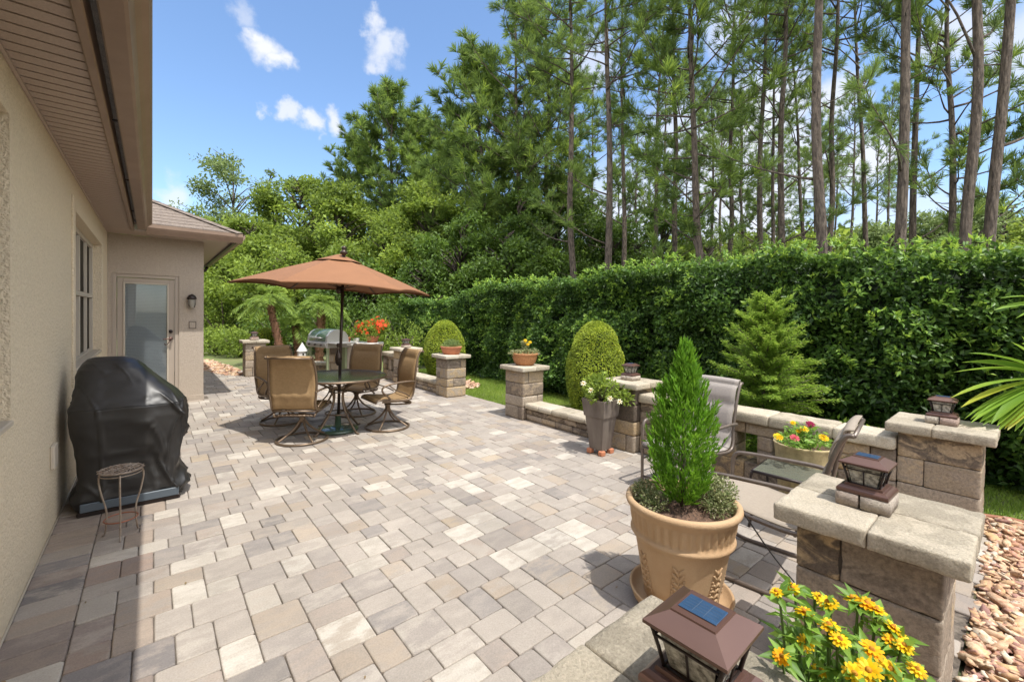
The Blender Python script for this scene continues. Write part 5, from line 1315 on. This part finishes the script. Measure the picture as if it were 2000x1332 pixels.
bl = [(0,0,.72,.19,.19,.13),(-.12,-.06,.70,.13,.13,.11),(.12,-.12,.68,.14,.13,.10),(.0,.10,.76,.12,.12,.11),(-.02,-.02,.83,.10,.10,.08),(.16,-.20,.64,.10,.09,.07)]
P, d, k = blob_pts(bl, 1500, .5, -.4, 9); q = len(P); LV_().lf(P,nrmz(d+.6*rng.standard_normal((q,3))+np.array([0,0,.3])),nrmz(d*.4+np.array([-.2,-.2,.8])+.5*rng.standard_normal((q,3))),rng.uniform(.035,.065,q),.42,.12,tint=np.clip(.5+.3*rng.standard_normal(q),0,1)).build('foliage', M['broad'], t)
b = MB()
for i in range(9): a = i*.7; b.tube([(0,0,.58),(.07*math.cos(a),.07*math.sin(a),.68),(.15*math.cos(a),.15*math.sin(a),.78)],.005,5)
b.build('stems', M['bark_grey'], t)
for c in ((-.22,-.02,.74),(-.20,.10,.80),(-.10,-.19,.66),(.02,-.23,.62),(.22,-.18,.72)): flower(t, c, (-.6,-.5,.5), .035, M['whitefl'], layers=2, petals=7)
# low bowls on two pillars
t = empty('bowl_planter', (PIL['P4'][0],PIL['P4'][1],.79), .3); tag(t, 'round brown woven look bowl with a yellow flowered plant on its pillar', 'potted plant')
MB().lathe([(.10,.001),(.13,.003),(.165,.05),(.185,.11),(.192,.155),(.203,.165),(.205,.182),(.192,.185),(.180,.17),(.16,.10)],60,cap_b=True,fn=lambda r,z,a: r+.0035*math.sin(a*26)*math.sin(z*110)).build('bowl', M['terrbowl'], t)
bl = [(0,0,.19,.15,.15,.05),(.0,.0,.28,.05,.05,.10),(-.10,.1,.19,.12,.1,.035),(.14,-.08,.19,.1,.1,.035)]
P, d, k = blob_pts(bl, 700, .6, -.5, 9); q = len(P); LV_().lf(P,nrmz(d+.6*rng.standard_normal((q,3))),nrmz(np.array([0,0,1.])+.6*rng.standard_normal((q,3))),rng.uniform(.025,.05,q),.45,.12).build('foliage', M['herb'], t)
for c in ((-.02,-.02,.38),(.02,.02,.36),(.0,-.05,.32),(.07,-.05,.35)): flower(t, c, (-.4,-.4,.7), .030, M['yellow'], layers=3, petals=9)
t = empty('bowl_planter', (PIL['P3'][0],PIL['P3'][1],.79), .8); tag(t, 'plain brown bowl with soft grey green foliage on its pillar', 'potted plant')
MB().lathe([(.13,.001),(.15,.003),(.18,.06),(.195,.12),(.205,.13),(.205,.15),(.19,.15),(.17,.10)],44,cap_b=True).build('bowl', M['terracotta'], t)
P, d, k = blob_pts([(0,0,.17,.19,.19,.06),(.05,0,.22,.12,.14,.06),(-.1,.0,.2,.1,.12,.05)], 1500, .6, -.6, 9); q = len(P); LV_().lf(P,nrmz(d+.8*rng.standard_normal((q,3))),nrmz(np.array([0,0,1.])+.6*rng.standard_normal((q,3))),rng.uniform(.02,.035,q),.35,.1).build('foliage', M['greyleaf'], t)
# pots of red flowers on the outdoor counter
def redpot(p, r, h, fr, fh, nl, nf, label, pm, fm, lm, big=.03):
    t = empty('potted_flowers', p); tag(t, label, 'potted flowers')
    MB().lathe([(r*.7,.001),(r*.74,.002),(r*.95,h*.75),(r*1.05,h*.76),(r*1.05,h),(r*.9,h),(r*.85,h*.8)],28,cap_b=True).build('pot', M[pm], t)
    bl = [(random.uniform(-.5,.5)*fr,random.uniform(-.5,.5)*fr,h+fh*random.uniform(.2,.6),fr*.5,fr*.5,fh*.35) for _ in range(7)]
    P, d, k = blob_pts(bl, nl, .7, -.5, 7); q = len(P); LV_().lf(P,nrmz(d*.6+.5*rng.standard_normal((q,3))+np.array([0,0,.9])),nrmz(.7*rng.standard_normal((q,3))+np.array([0,-.4,.5])),rng.uniform(.06,.12,q),.28,.1).build('foliage', M[lm], t)
    L_ = LV_(); P, d, k = blob_pts([(b_[0],b_[1],b_[2]+fh*.08,b_[3]*1.1,b_[4]*1.1,b_[5]*1.15) for b_ in bl], nf, .25, -.5, 7)
    for c, dd in zip(P, d):
        if dd[2] > -.35: bloom(L_, c, nrmz(dd+np.array([-.2,-.3,.4])), random.uniform(.7,1.2)*big, 1, 7)
    L_.build('blossoms', M[fm], t); return t
def onc(px, py, d, z): p = at(px,py,d); return (float(p[0]),float(p[1]),z)
ca_, sa_ = math.cos(CA), math.sin(CA)
def oncounter(u, v): return (c0[0]+u*ca_-v*sa_, c0[1]+u*sa_+v*ca_, .866)
redpot(oncounter(-.10,-.05), .085, .12, .07, .16, 120, 5, 'small terracotta pot with a sprig of green at the left end of the counter', 'terracotta','redfl','broad')
redpot(oncounter(.14,-.10), .07, .10, .11, .16, 160, 30, 'small pot of pinkish red petunias on the counter', 'white','pink','broad',.035)
redpot(oncounter(.46,.06), .15, .15, .42, .42, 1500, 190, 'big terracotta pot overflowing with orange red lilies at the right end of the counter', 'terracotta','redfl','broad',.05)
sp_ = at(800,655,11.2); shrub(sp_[0],sp_[1],1.45,.55,'bright leafy shrub between the potted red flowers and the far topiary', M['broad'], 1800,.075)

# ---------------------------------------------------------------- fan palm fronds reaching in from the right
fp = at(2190,760,3.6); t = empty('fan_palm', (fp[0],fp[1],-.03)); tag(t, 'fan palm whose bright green fronds reach in from the right edge', 'palm')
FO = np.array([fp[0],fp[1],-.03])
tk = MB().tube([(0,0,0),(.02,.02,.4),(0,0,.75)],[.13,.11,.09],12); tk.build('trunk', M['palmbark'], t)
def frond(cpt, tips, name='frond', w=.026, droop=.12):
    """tips: world points; leaflets are folded tapering straps"""
    L_ = LV_(); c = np.array(cpt)
    for tip in tips:
        tip = np.array(tip); d = tip-c; ln = np.linalg.norm(d); n_ = 9; s_ = np.linspace(0,1,n_); up = np.array([0,0,1.]); sd = nrmz(np.cross(d,up)+.25*rng.standard_normal(3))
        P = c+d*s_[:,None]+up*(droop*ln*(s_*(1-s_))*1.6)[:,None]; wd = w*(.25+1.1*np.sin(np.clip(s_*1.05,0,1)*math.pi*.62))*(1-s_**5)+.0015
        V = np.empty((n_,3,3)); nn = np.cross(nrmz(d),sd); V[:,0] = P-sd*wd[:,None]-nn*wd[:,None]*.35; V[:,1] = P; V[:,2] = P+sd*wd[:,None]-nn*wd[:,None]*.35
        F_ = []
        for i in range(n_-1):
            a = i*3; F_ += [(a,a+3,a+4),(a,a+4,a+1),(a+1,a+4,a+5),(a+1,a+5,a+2)]
        tt = np.clip(.35+.25*rng.standard_normal()+.25*np.repeat(s_[:-1],4),0,1); L_.add(V.reshape(-1,3),np.array(F_),tt)
    pet = MB(); return L_
fc = at(2065,742,3.35)
tips = [at(px,py,d) for px,py,d in ((1892,690,3.15),(1878,708,3.2),(1863,727,3.15),(1857,777,3.1),(1884,818,3.1),(1896,826,3.05),(1920,830,3.1),(1936,828,3.0),(1950,842,3.05),(1968,840,3.1),(1990,850,3.2),(1975,668,3.4),(2010,640,3.5),(2070,600,3.6),(2140,640,3.6),(2190,700,3.7),(2200,800,3.6),(2150,860,3.4),(2090,880,3.3),(2030,870,3.2))]
tips = tips+[(a_+b_)/2*.97+fc*.03 for a_,b_ in zip(tips[3:-1],tips[4:])]+[(a_+b_)/2*.93+fc*.07 for a_,b_ in zip(tips[5:-1],tips[6:])]
fr = frond(fc-FO, [q-FO for q in tips], w=.031); f1 = fr.build('frond', M['palm'], t)
MB().tube(bez([(0,0,.72),tuple((fc-FO)*.5+np.array([0,0,.55])),tuple(fc-FO)],6),.010,6).build('stalk', M['stem'], f1)
fc2 = at(2110,600,3.6); tips = [at(px,py,d) for px,py,d in ((1941,606,3.4),(1952,583,3.4),(1984,622,3.3),(1990,545,3.6),(2040,500,3.7),(2120,480,3.8),(2200,520,3.8),(2240,600,3.7),(2200,680,3.6),(2060,690,3.5))]
fr = frond(fc2-FO, [q-FO for q in tips], w=.022); f2 = fr.build('frond', M['palm'], t); MB().tube(bez([(0,0,.74),tuple((fc2-FO)*.45+np.array([0,0,.5])),tuple(fc2-FO)],6),.009,6).build('stalk', M['stem'], f2)

# ================================================================== PALMS, SHRUBS AND TREES BEHIND
def date_palm(px, dep, zc, pxb, label, fr_len=1.15, nf=30, tr=.095):
    p0 = at(pxb, 600, dep); p1 = at(px, 600, dep); t = empty('date_palm', (p0[0],p0[1],-.03)); tag(t, label, 'palm', 'small date palms beyond the patio corner')
    lean = (p1-p0)[:2]; pts = bez([(0,0,0),(lean[0]*.25,lean[1]*.25,zc*.4),(lean[0]*.7,lean[1]*.7,zc*.75),(lean[0],lean[1],zc)],8)
    b = MB(); rr = [tr*(1.25 if i % 2 else .95)*(1-.2*i/len(pts)) for i in range(len(pts))]; b.tube(pts, rr, 10)
    for i in range(120):
        q = random.randint(0,len(pts)-2); a = random.uniform(0,6.28); p = np.array(pts[q])+np.array([tr*math.cos(a),tr*math.sin(a),0])*.9; b.tube([tuple(p),tuple(p+np.array([.045*math.cos(a),.045*math.sin(a),.06]))],[.022,.006],4)
    b.build('trunk', M['palmbark'], t); L_ = LV_(); rc = MB(); C = np.array([lean[0],lean[1],zc])
    for i in range(nf):
        a = i*2.4; el = R_(random.uniform(-25,85)); ln = fr_len*random.uniform(.8,1.1); q = np.linspace(0,1,16); c, s_ = math.cos(a), math.sin(a)
        P = np.stack([C[0]+c*ln*q*math.cos(el), C[1]+s_*ln*q*math.cos(el), C[2]+ln*(q*math.sin(el)*.9-.55*q*q)],1); rc.tube([tuple(v) for v in P[::3]],.008,4)
        for j in range(2,16):
            k = 6; d = nrmz(P[j]-P[j-1]); sd = nrmz(np.cross(d,[0,0,1.])); sg = np.array([1,-1]*3)[:,None]; base = P[j]+d*rng.uniform(-.04,.04,(k,1)); D = nrmz(sd*sg+d*.75+.15*rng.standard_normal((k,3))-np.array([0,0,.25]))
            L_.lf(base,D,np.tile([0,0,1.],(k,1))+.3*rng.standard_normal((k,3)),.24*math.sin(max(.15,j/16)*math.pi*.85)+.04,.065,.03,tint=np.clip(.55+.25*rng.standard_normal(k),0,1))
    L_.build('fronds', M['pygmy'], t); rc.build('frond_ribs', M['stem'], t)
date_palm(524, 12.6, 1.95, 549, 'leaning date palm with a brown trunk behind the left chairs', .85)
date_palm(578, 13.2, 1.15, 583, 'shorter date palm between the leaning one and the umbrella pole', .7)
date_palm(628, 13.4, 1.80, 624, 'date palm right behind the umbrella pole and the outdoor grill', .8, tr=.12)

def put(px, dep): p = at(px, 620, dep); return float(p[0]), float(p[1])
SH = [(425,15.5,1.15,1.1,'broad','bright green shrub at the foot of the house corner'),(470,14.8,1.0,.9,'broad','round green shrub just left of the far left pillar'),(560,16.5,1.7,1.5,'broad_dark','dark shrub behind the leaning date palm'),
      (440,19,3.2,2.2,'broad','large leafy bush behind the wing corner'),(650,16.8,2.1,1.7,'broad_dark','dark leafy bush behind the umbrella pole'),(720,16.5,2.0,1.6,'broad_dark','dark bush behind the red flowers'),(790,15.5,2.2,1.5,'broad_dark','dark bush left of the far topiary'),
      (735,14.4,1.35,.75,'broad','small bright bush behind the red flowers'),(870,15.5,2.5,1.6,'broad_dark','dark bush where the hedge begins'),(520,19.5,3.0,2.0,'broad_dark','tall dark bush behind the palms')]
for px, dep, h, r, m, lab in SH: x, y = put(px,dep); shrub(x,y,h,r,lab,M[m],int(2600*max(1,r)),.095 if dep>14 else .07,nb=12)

def tree(px, dep, h, r, m, label, n=9000, ls=.17, trunk=.12, z0=.25, name='leafy_tree', gap=-.15, nb=26, bark='bark_grey', sparse=False, group='leafy trees behind the patio'):
    x, y = put(px,dep); t = empty(name, (x,y,-.04)); tag(t, label, 'tree', group); tw = MB(); bl = []
    tw.tube([(0,0,0),(.05*r,0,h*.3),(0,.04*r,h*.6),(0,0,h*.9)],[trunk,trunk*.8,trunk*.5,.02],8)
    for i in range(nb):
        u = random.random(); zz_ = h*(z0+(.95-z0)*u); pr = math.sin(min(1,.25+.8*u)*math.pi*.93)**.7 if u < .9 else .35; a = random.uniform(0,6.28); rr = r*pr*random.uniform(.35,.95); s_ = r*random.uniform(.13,.27)*(1 if not sparse else .7)
        c = (rr*math.cos(a), rr*math.sin(a), zz_); bl.append((*c, s_, s_, s_*random.uniform(.55,.8))); tw.tube([(0,0,max(.1,zz_-rr*.8)),(c[0]*.5,c[1]*.5,zz_-rr*.25),c],[trunk*.4,trunk*.25,.012],5)
    P, d, k = blob_pts(bl, n, .85, gap, 2.2/r*1.4); P += .05*r*rng.standard_normal(P.shape)*np.array([1,1,.6]); q = len(P)
    D = nrmz(d+.9*rng.standard_normal((q,3))+np.array([0,0,.1])); Nn = nrmz(d*.4+np.array([-.1,-.3,.8])+.55*rng.standard_normal((q,3))); kt = rng.normal(0,.12,nb)
    LV_().lf(P,D,Nn,rng.uniform(.65,1.35,q)*ls,.5,.1,tint=np.clip(.42+kt[k]+.2*vn(P,1.3)+.18*rng.standard_normal(q),0,1)).build('crown', M[m], t)
    tw.build('trunk', M[bark], t); return t
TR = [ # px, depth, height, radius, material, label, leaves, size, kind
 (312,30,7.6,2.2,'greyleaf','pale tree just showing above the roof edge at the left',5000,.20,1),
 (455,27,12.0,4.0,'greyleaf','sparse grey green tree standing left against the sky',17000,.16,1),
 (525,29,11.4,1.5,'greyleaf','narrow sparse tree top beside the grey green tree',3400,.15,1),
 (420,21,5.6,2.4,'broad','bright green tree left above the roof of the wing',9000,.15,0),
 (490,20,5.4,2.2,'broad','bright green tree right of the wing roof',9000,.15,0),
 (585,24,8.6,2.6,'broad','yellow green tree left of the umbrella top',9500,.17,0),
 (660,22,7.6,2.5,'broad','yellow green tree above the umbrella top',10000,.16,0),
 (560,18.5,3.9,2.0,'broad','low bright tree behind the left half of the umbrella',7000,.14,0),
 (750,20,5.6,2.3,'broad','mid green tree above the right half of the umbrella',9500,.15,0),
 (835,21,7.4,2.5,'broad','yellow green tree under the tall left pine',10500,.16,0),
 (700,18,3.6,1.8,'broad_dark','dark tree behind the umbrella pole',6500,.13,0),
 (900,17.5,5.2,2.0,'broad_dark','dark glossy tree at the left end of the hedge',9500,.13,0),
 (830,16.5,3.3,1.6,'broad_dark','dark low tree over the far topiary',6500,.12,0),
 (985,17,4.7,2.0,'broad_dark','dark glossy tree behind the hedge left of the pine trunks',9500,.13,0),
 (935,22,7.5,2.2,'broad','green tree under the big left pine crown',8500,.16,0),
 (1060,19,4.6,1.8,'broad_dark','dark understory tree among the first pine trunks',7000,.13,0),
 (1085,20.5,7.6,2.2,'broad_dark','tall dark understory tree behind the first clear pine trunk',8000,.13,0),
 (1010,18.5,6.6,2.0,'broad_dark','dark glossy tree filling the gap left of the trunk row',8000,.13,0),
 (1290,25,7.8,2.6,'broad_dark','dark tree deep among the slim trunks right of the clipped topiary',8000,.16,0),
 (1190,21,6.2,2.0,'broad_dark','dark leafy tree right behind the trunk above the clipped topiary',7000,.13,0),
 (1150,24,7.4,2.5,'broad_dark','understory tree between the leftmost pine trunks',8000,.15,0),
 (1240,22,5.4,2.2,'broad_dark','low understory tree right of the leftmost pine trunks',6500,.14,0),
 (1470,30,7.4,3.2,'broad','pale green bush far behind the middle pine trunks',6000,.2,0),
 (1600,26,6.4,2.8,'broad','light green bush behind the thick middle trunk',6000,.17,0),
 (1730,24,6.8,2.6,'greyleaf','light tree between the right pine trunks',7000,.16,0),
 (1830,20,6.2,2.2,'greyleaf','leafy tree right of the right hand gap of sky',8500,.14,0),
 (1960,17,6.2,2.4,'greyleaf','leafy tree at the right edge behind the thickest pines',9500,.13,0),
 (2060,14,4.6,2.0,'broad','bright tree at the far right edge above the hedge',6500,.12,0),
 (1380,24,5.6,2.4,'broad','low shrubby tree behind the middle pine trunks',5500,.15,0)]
for i, (px,dep,h,r,m,lab,n,ls,sp) in enumerate(TR):
    tree(px,dep,h*(1.0 if sp else 1.1),r*(1.0 if sp else 1.12),m,lab,int(n*(1.1 if sp else 1.9)),ls*1.2,sparse=bool(sp),gap=-.05 if sp else -.22,nb=64,trunk=.10 if sp else .13)

# pines
def pine_mesh(h, r, z0, nbr, seed, tuft=(.20,.32), bl=1., per=20, nw=.0095):
    random.seed(seed); tw = MB(); TP=[]; TD=[]
    sway = [(random.uniform(-.12,.12),random.uniform(-.12,.12)) for _ in range(7)]; sway[0] = (0,0)
    tpts = bez([(sway[i][0],sway[i][1],h*i/6.3) for i in range(7)],4); rad = [r*(1.12-.0*i) if i == 0 else r*(1-.78*(i/(len(tpts)-1))**1.25) for i in range(len(tpts))]
    tw.tube(tpts, rad, 12)
    tp = np.array([tuple(p) for p in tpts])
    def trunk_at(z): return np.array([np.interp(z,tp[:,2],tp[:,0]),np.interp(z,tp[:,2],tp[:,1]),z])
    for i in range(nbr):
        u = (i+random.random()*.8)/nbr; z = z0+(h*.97-z0)*u**.85 if i % 9 else z0*random.uniform(.45,1.); ln = (2.5*(1-u)**.7+.55)*random.uniform(.65,1.15)*(h/17)*bl*(.55+.45*min(1,u*4+.2)); a = random.uniform(0,6.28); c, s_ = math.cos(a), math.sin(a); el = R_(random.uniform(-5,30)+38*u)
        o = trunk_at(z); q = np.linspace(0,1,7); bend = random.uniform(.05,.3)
        P = np.stack([o[0]+c*ln*q*math.cos(el)+.1*ln*np.sin(q*5+i)*s_*.4, o[1]+s_*ln*q*math.cos(el)-.1*ln*np.sin(q*5+i)*c*.4, o[2]+ln*(q*math.sin(el)+bend*q*q)],1)
        tw.tube([tuple(p) for p in P],[max(.008,.030*(1-.8*x)*(ln/2)**.5) for x in q],5)
        for j in range(3,7):
            nt_ = 3 if j < 6 else 4
            for _ in range(nt_):
                d = nrmz(P[j]-P[j-1]+.75*rng.standard_normal(3)*np.array([1,1,.6])+np.array([0,0,.25])); l2 = ln*random.uniform(.12,.32)*(1.1-.08*j); e = P[j]+d*l2
                tw.tube([tuple(P[j]),tuple(P[j]+d*l2*.5+np.array([0,0,-.02])),tuple(e)],[.010,.007,.005],3,cap=False)
                TP.append(e); TD.append(nrmz(d+np.array([0,0,.5]))); 
                if l2 > .25: TP.append(P[j]+d*l2*.6); TD.append(nrmz(d+np.array([0,0,.6])))
    # dead stubs on the clear stem
    for i in range(random.randint(5,10)):
        z = random.uniform(1.8,z0+1); a = random.uniform(0,6.28); o = trunk_at(z); l2 = random.uniform(.25,1.1); tw.tube([tuple(o),tuple(o+np.array([math.cos(a)*l2*.5,math.sin(a)*l2*.5,.05])),tuple(o+np.array([math.cos(a+.2)*l2,math.sin(a+.2)*l2,.05+.2*l2]))],[.018,.012,.004],4)
    TP = np.array(TP); TD = np.array(TD); n = len(TP); k = per
    P = np.repeat(TP,k,0)-np.repeat(TD,k,0)*rng.uniform(0,.16,(n*k,1)); D = nrmz(np.repeat(TD,k,0)*1.05+.75*ru(n*k)); sz = rng.uniform(*tuft,(n*k,1)); S = nrmz(np.cross(D,ru(n*k)))*nw
    mid = P+D*sz*.55; tip = P+D*sz-np.array([0,0,1.])*sz*.10
    V = np.stack([P-S*.7,P+S*.7,mid+S,tip,mid-S],1).reshape(-1,3); b = np.arange(n*k)[:,None]*5; F_ = np.concatenate([b+np.array([0,1,2]),b+np.array([0,2,4]),b+np.array([4,2,3])],1).reshape(-1,3)
    tn = np.repeat(np.clip(np.repeat(.42+.2*rng.standard_normal(n)+.22*vn(TP,.8),k)+.15*rng.standard_normal(n*k),0,1),3)
    return tw, V, F_, tn
PINES = []
for s_, (h,z0,nbr,per) in enumerate([(17,9.0,34,26),(18,10.0,30,26),(15,4.4,56,20),(19,10.8,28,26),(13.5,3.0,90,18)]):
    tw, V, F_, tn = pine_mesh(h, .14, z0, nbr, 11+s_, per=per, bl=(1.55 if s_ == 4 else 1.25 if s_ == 2 else 1.1), tuft=((.32,.5) if s_ == 4 else (.26,.4) if s_ == 2 else (.22,.36)), nw=(.017 if s_ == 4 else .011 if s_ == 2 else .0062)); PINES.append([tw,V,F_,tn,None,None])
def pine(px480, px0, dep, kind, label, sc=1., thick=1., rz=None, group='tall pines behind the hedge'):
    P_ = PINES[kind]; a = at(px480,480,dep); b = at(px0,0,dep*1.0); tx, ty = (b[0]-a[0])/(b[2]-a[2]), (b[1]-a[1])/(b[2]-a[2])
    # dep is the depth at mid height, the leaning stem meets the ground near it
    base = a[:2]-np.array([tx,ty])*a[2]
    t = empty('pine_tree', (base[0],base[1],-.04)); tag(t, label, 'tree', group)
    ax = Vector((tx,ty,1)).normalized(); q = Vector((0,0,1)).rotation_difference(ax); r0 = Matrix.Rotation(random.uniform(0,6.28) if rz is None else rz,4,'Z'); t.rotation_euler = (q.to_matrix().to_4x4() @ r0).to_euler(); k_ = 1/math.sqrt(1+((px480-1000)/842)**2); t.scale = (sc*k_,sc*k_,sc)
    if P_[4] is None:
        o1 = P_[0].build('trunk', M['bark'], t); o2 = np_mesh('crown', P_[1], P_[2], M['pine'], t, tint=P_[3]); P_[4], P_[5] = o1, o2
    else:
        for o in (P_[4],P_[5]):
            c = o.copy(); COL.objects.link(c); c.parent = t
    return t
TRUNKS = [ # px at y480, px at top, width px, kind, label
 (1023,1018,9,0,'thin pine far left of the trunk row, half behind dark trees'),(1078,1070,9,3,'slim pine second from the left among the trunks'),(1120,1112,15,1,'first clear pine trunk rising above the left part of the hedge'),
 (1191,1182,17,0,'pine trunk right of the first clear one, above the clipped topiary'),(1219,1216,12,3,'slim dark pine trunk close to its thicker left neighbour'),(1275,1296,12,1,'slim pine leaning right, left of the pale spotted trunk'),
 (1319,1318,14,3,'pale lichen spotted pine trunk'),(1366,1352,19,2,'forked pine with long arching limbs in the middle'),(1392,1390,9,1,'very thin pine just right of the forked one'),(1425,1436,13,3,'slim pine standing alone before a patch of cloud'),
 (1451,1440,9,0,'thin pole like pine right of the cloud patch'),(1484,1498,15,1,'pine trunk with a light streak, first of the crowded middle group'),(1508,1518,11,3,'thin pine inside the crowded middle group'),(1524,1536,18,0,'darkest pine trunk of the crowded middle group'),
 (1570,1540,11,3,'thin pine leaning strongly to the left'),(1602,1606,27,1,'thick straight pine trunk left of the sky gap'),(1619,1636,16,3,'pine trunk touching the thick straight one'),(1692,1672,14,3,'crooked slim pine standing in the sky gap'),
 (1750,1776,28,1,'thick pine trunk leaning right, right of the sky gap'),(1781,1800,19,0,'pale pine trunk close behind the thick leaning one'),(1855,1852,21,2,'reddish pine trunk with a low left limb'),(1893,1908,30,3,'thick grey pine trunk second from the right edge'),(1941,1966,33,1,'thickest pine trunk near the right edge')]
for i, (a, b, w, kd, lab) in enumerate(TRUNKS):
    dep = .27*842/w if w > 12 else .22*842/w
    dep = max(9.2, min(dep, 24)); sc = w/842*dep/.30
    pine(a, b, dep, kd, lab, sc=max(.72,min(1.15,sc)))
# taller pines that make the left silhouette, and filler crowns deeper in the stand
for (a,dep,kd,sc,lab) in [(765,30,4,1.24,'bushy pine standing alone left against the sky'),(700,31,4,1.02,'left shoulder of the lone bushy pines'),(830,30,4,1.12,'right hand bushy pine of the far left pair'),(615,33,4,.66,'small far pine top above the yellow green trees'),
      (940,22,4,1.08,'big bushy pine at the left end of the stand'),(1010,20,2,1.12,'dense pine crown second from the left end of the stand'),(890,27,4,.95,'pine behind the left end of the stand'),(1070,21,2,1.2,'tall pine crown over the dark understory trees')]:
    pine(a, a-6 if a > 900 else a, dep, kd, lab, sc=sc, group='bushy pines at the left of the stand')
for i in range(20):
    a = 1050+i*36+random.uniform(-14,14); dep = random.uniform(24,38)
    pine(a, a+(a-1000)*.02, dep, random.choice((0,1,2,3)), 'slim pine deep in the stand behind the front trunks', sc=random.uniform(.8,1.0), group='slim pines deep in the stand')
# distant wood closing the horizon
n = 80000; a = rng.uniform(R_(-8),R_(105),n); rr = rng.uniform(46,64,n); hh = 9.2+2.2*vn(np.stack([a*9,a*0,a*0],-1),1.)+1.0*vn(np.stack([a*30,a*0,a*0],-1),1.)
zz = hh*rng.random(n)**.7; P = np.stack([rr*np.sin(a),rr*np.cos(a),zz],1); q = len(P)
wd = LV_().lf(P,ru(q),nrmz(np.array([-.3,-.4,.7])+.6*rng.standard_normal((q,3))),rng.uniform(.5,1.1,q),.6,.1,tint=np.clip(.5+.2*vn(P,.5)+.2*rng.standard_normal(q),0,1)).build('distant_wood', M['broad'])
tag(wd, 'mass of woodland far beyond the pine stand', 'woodland', kind='stuff')
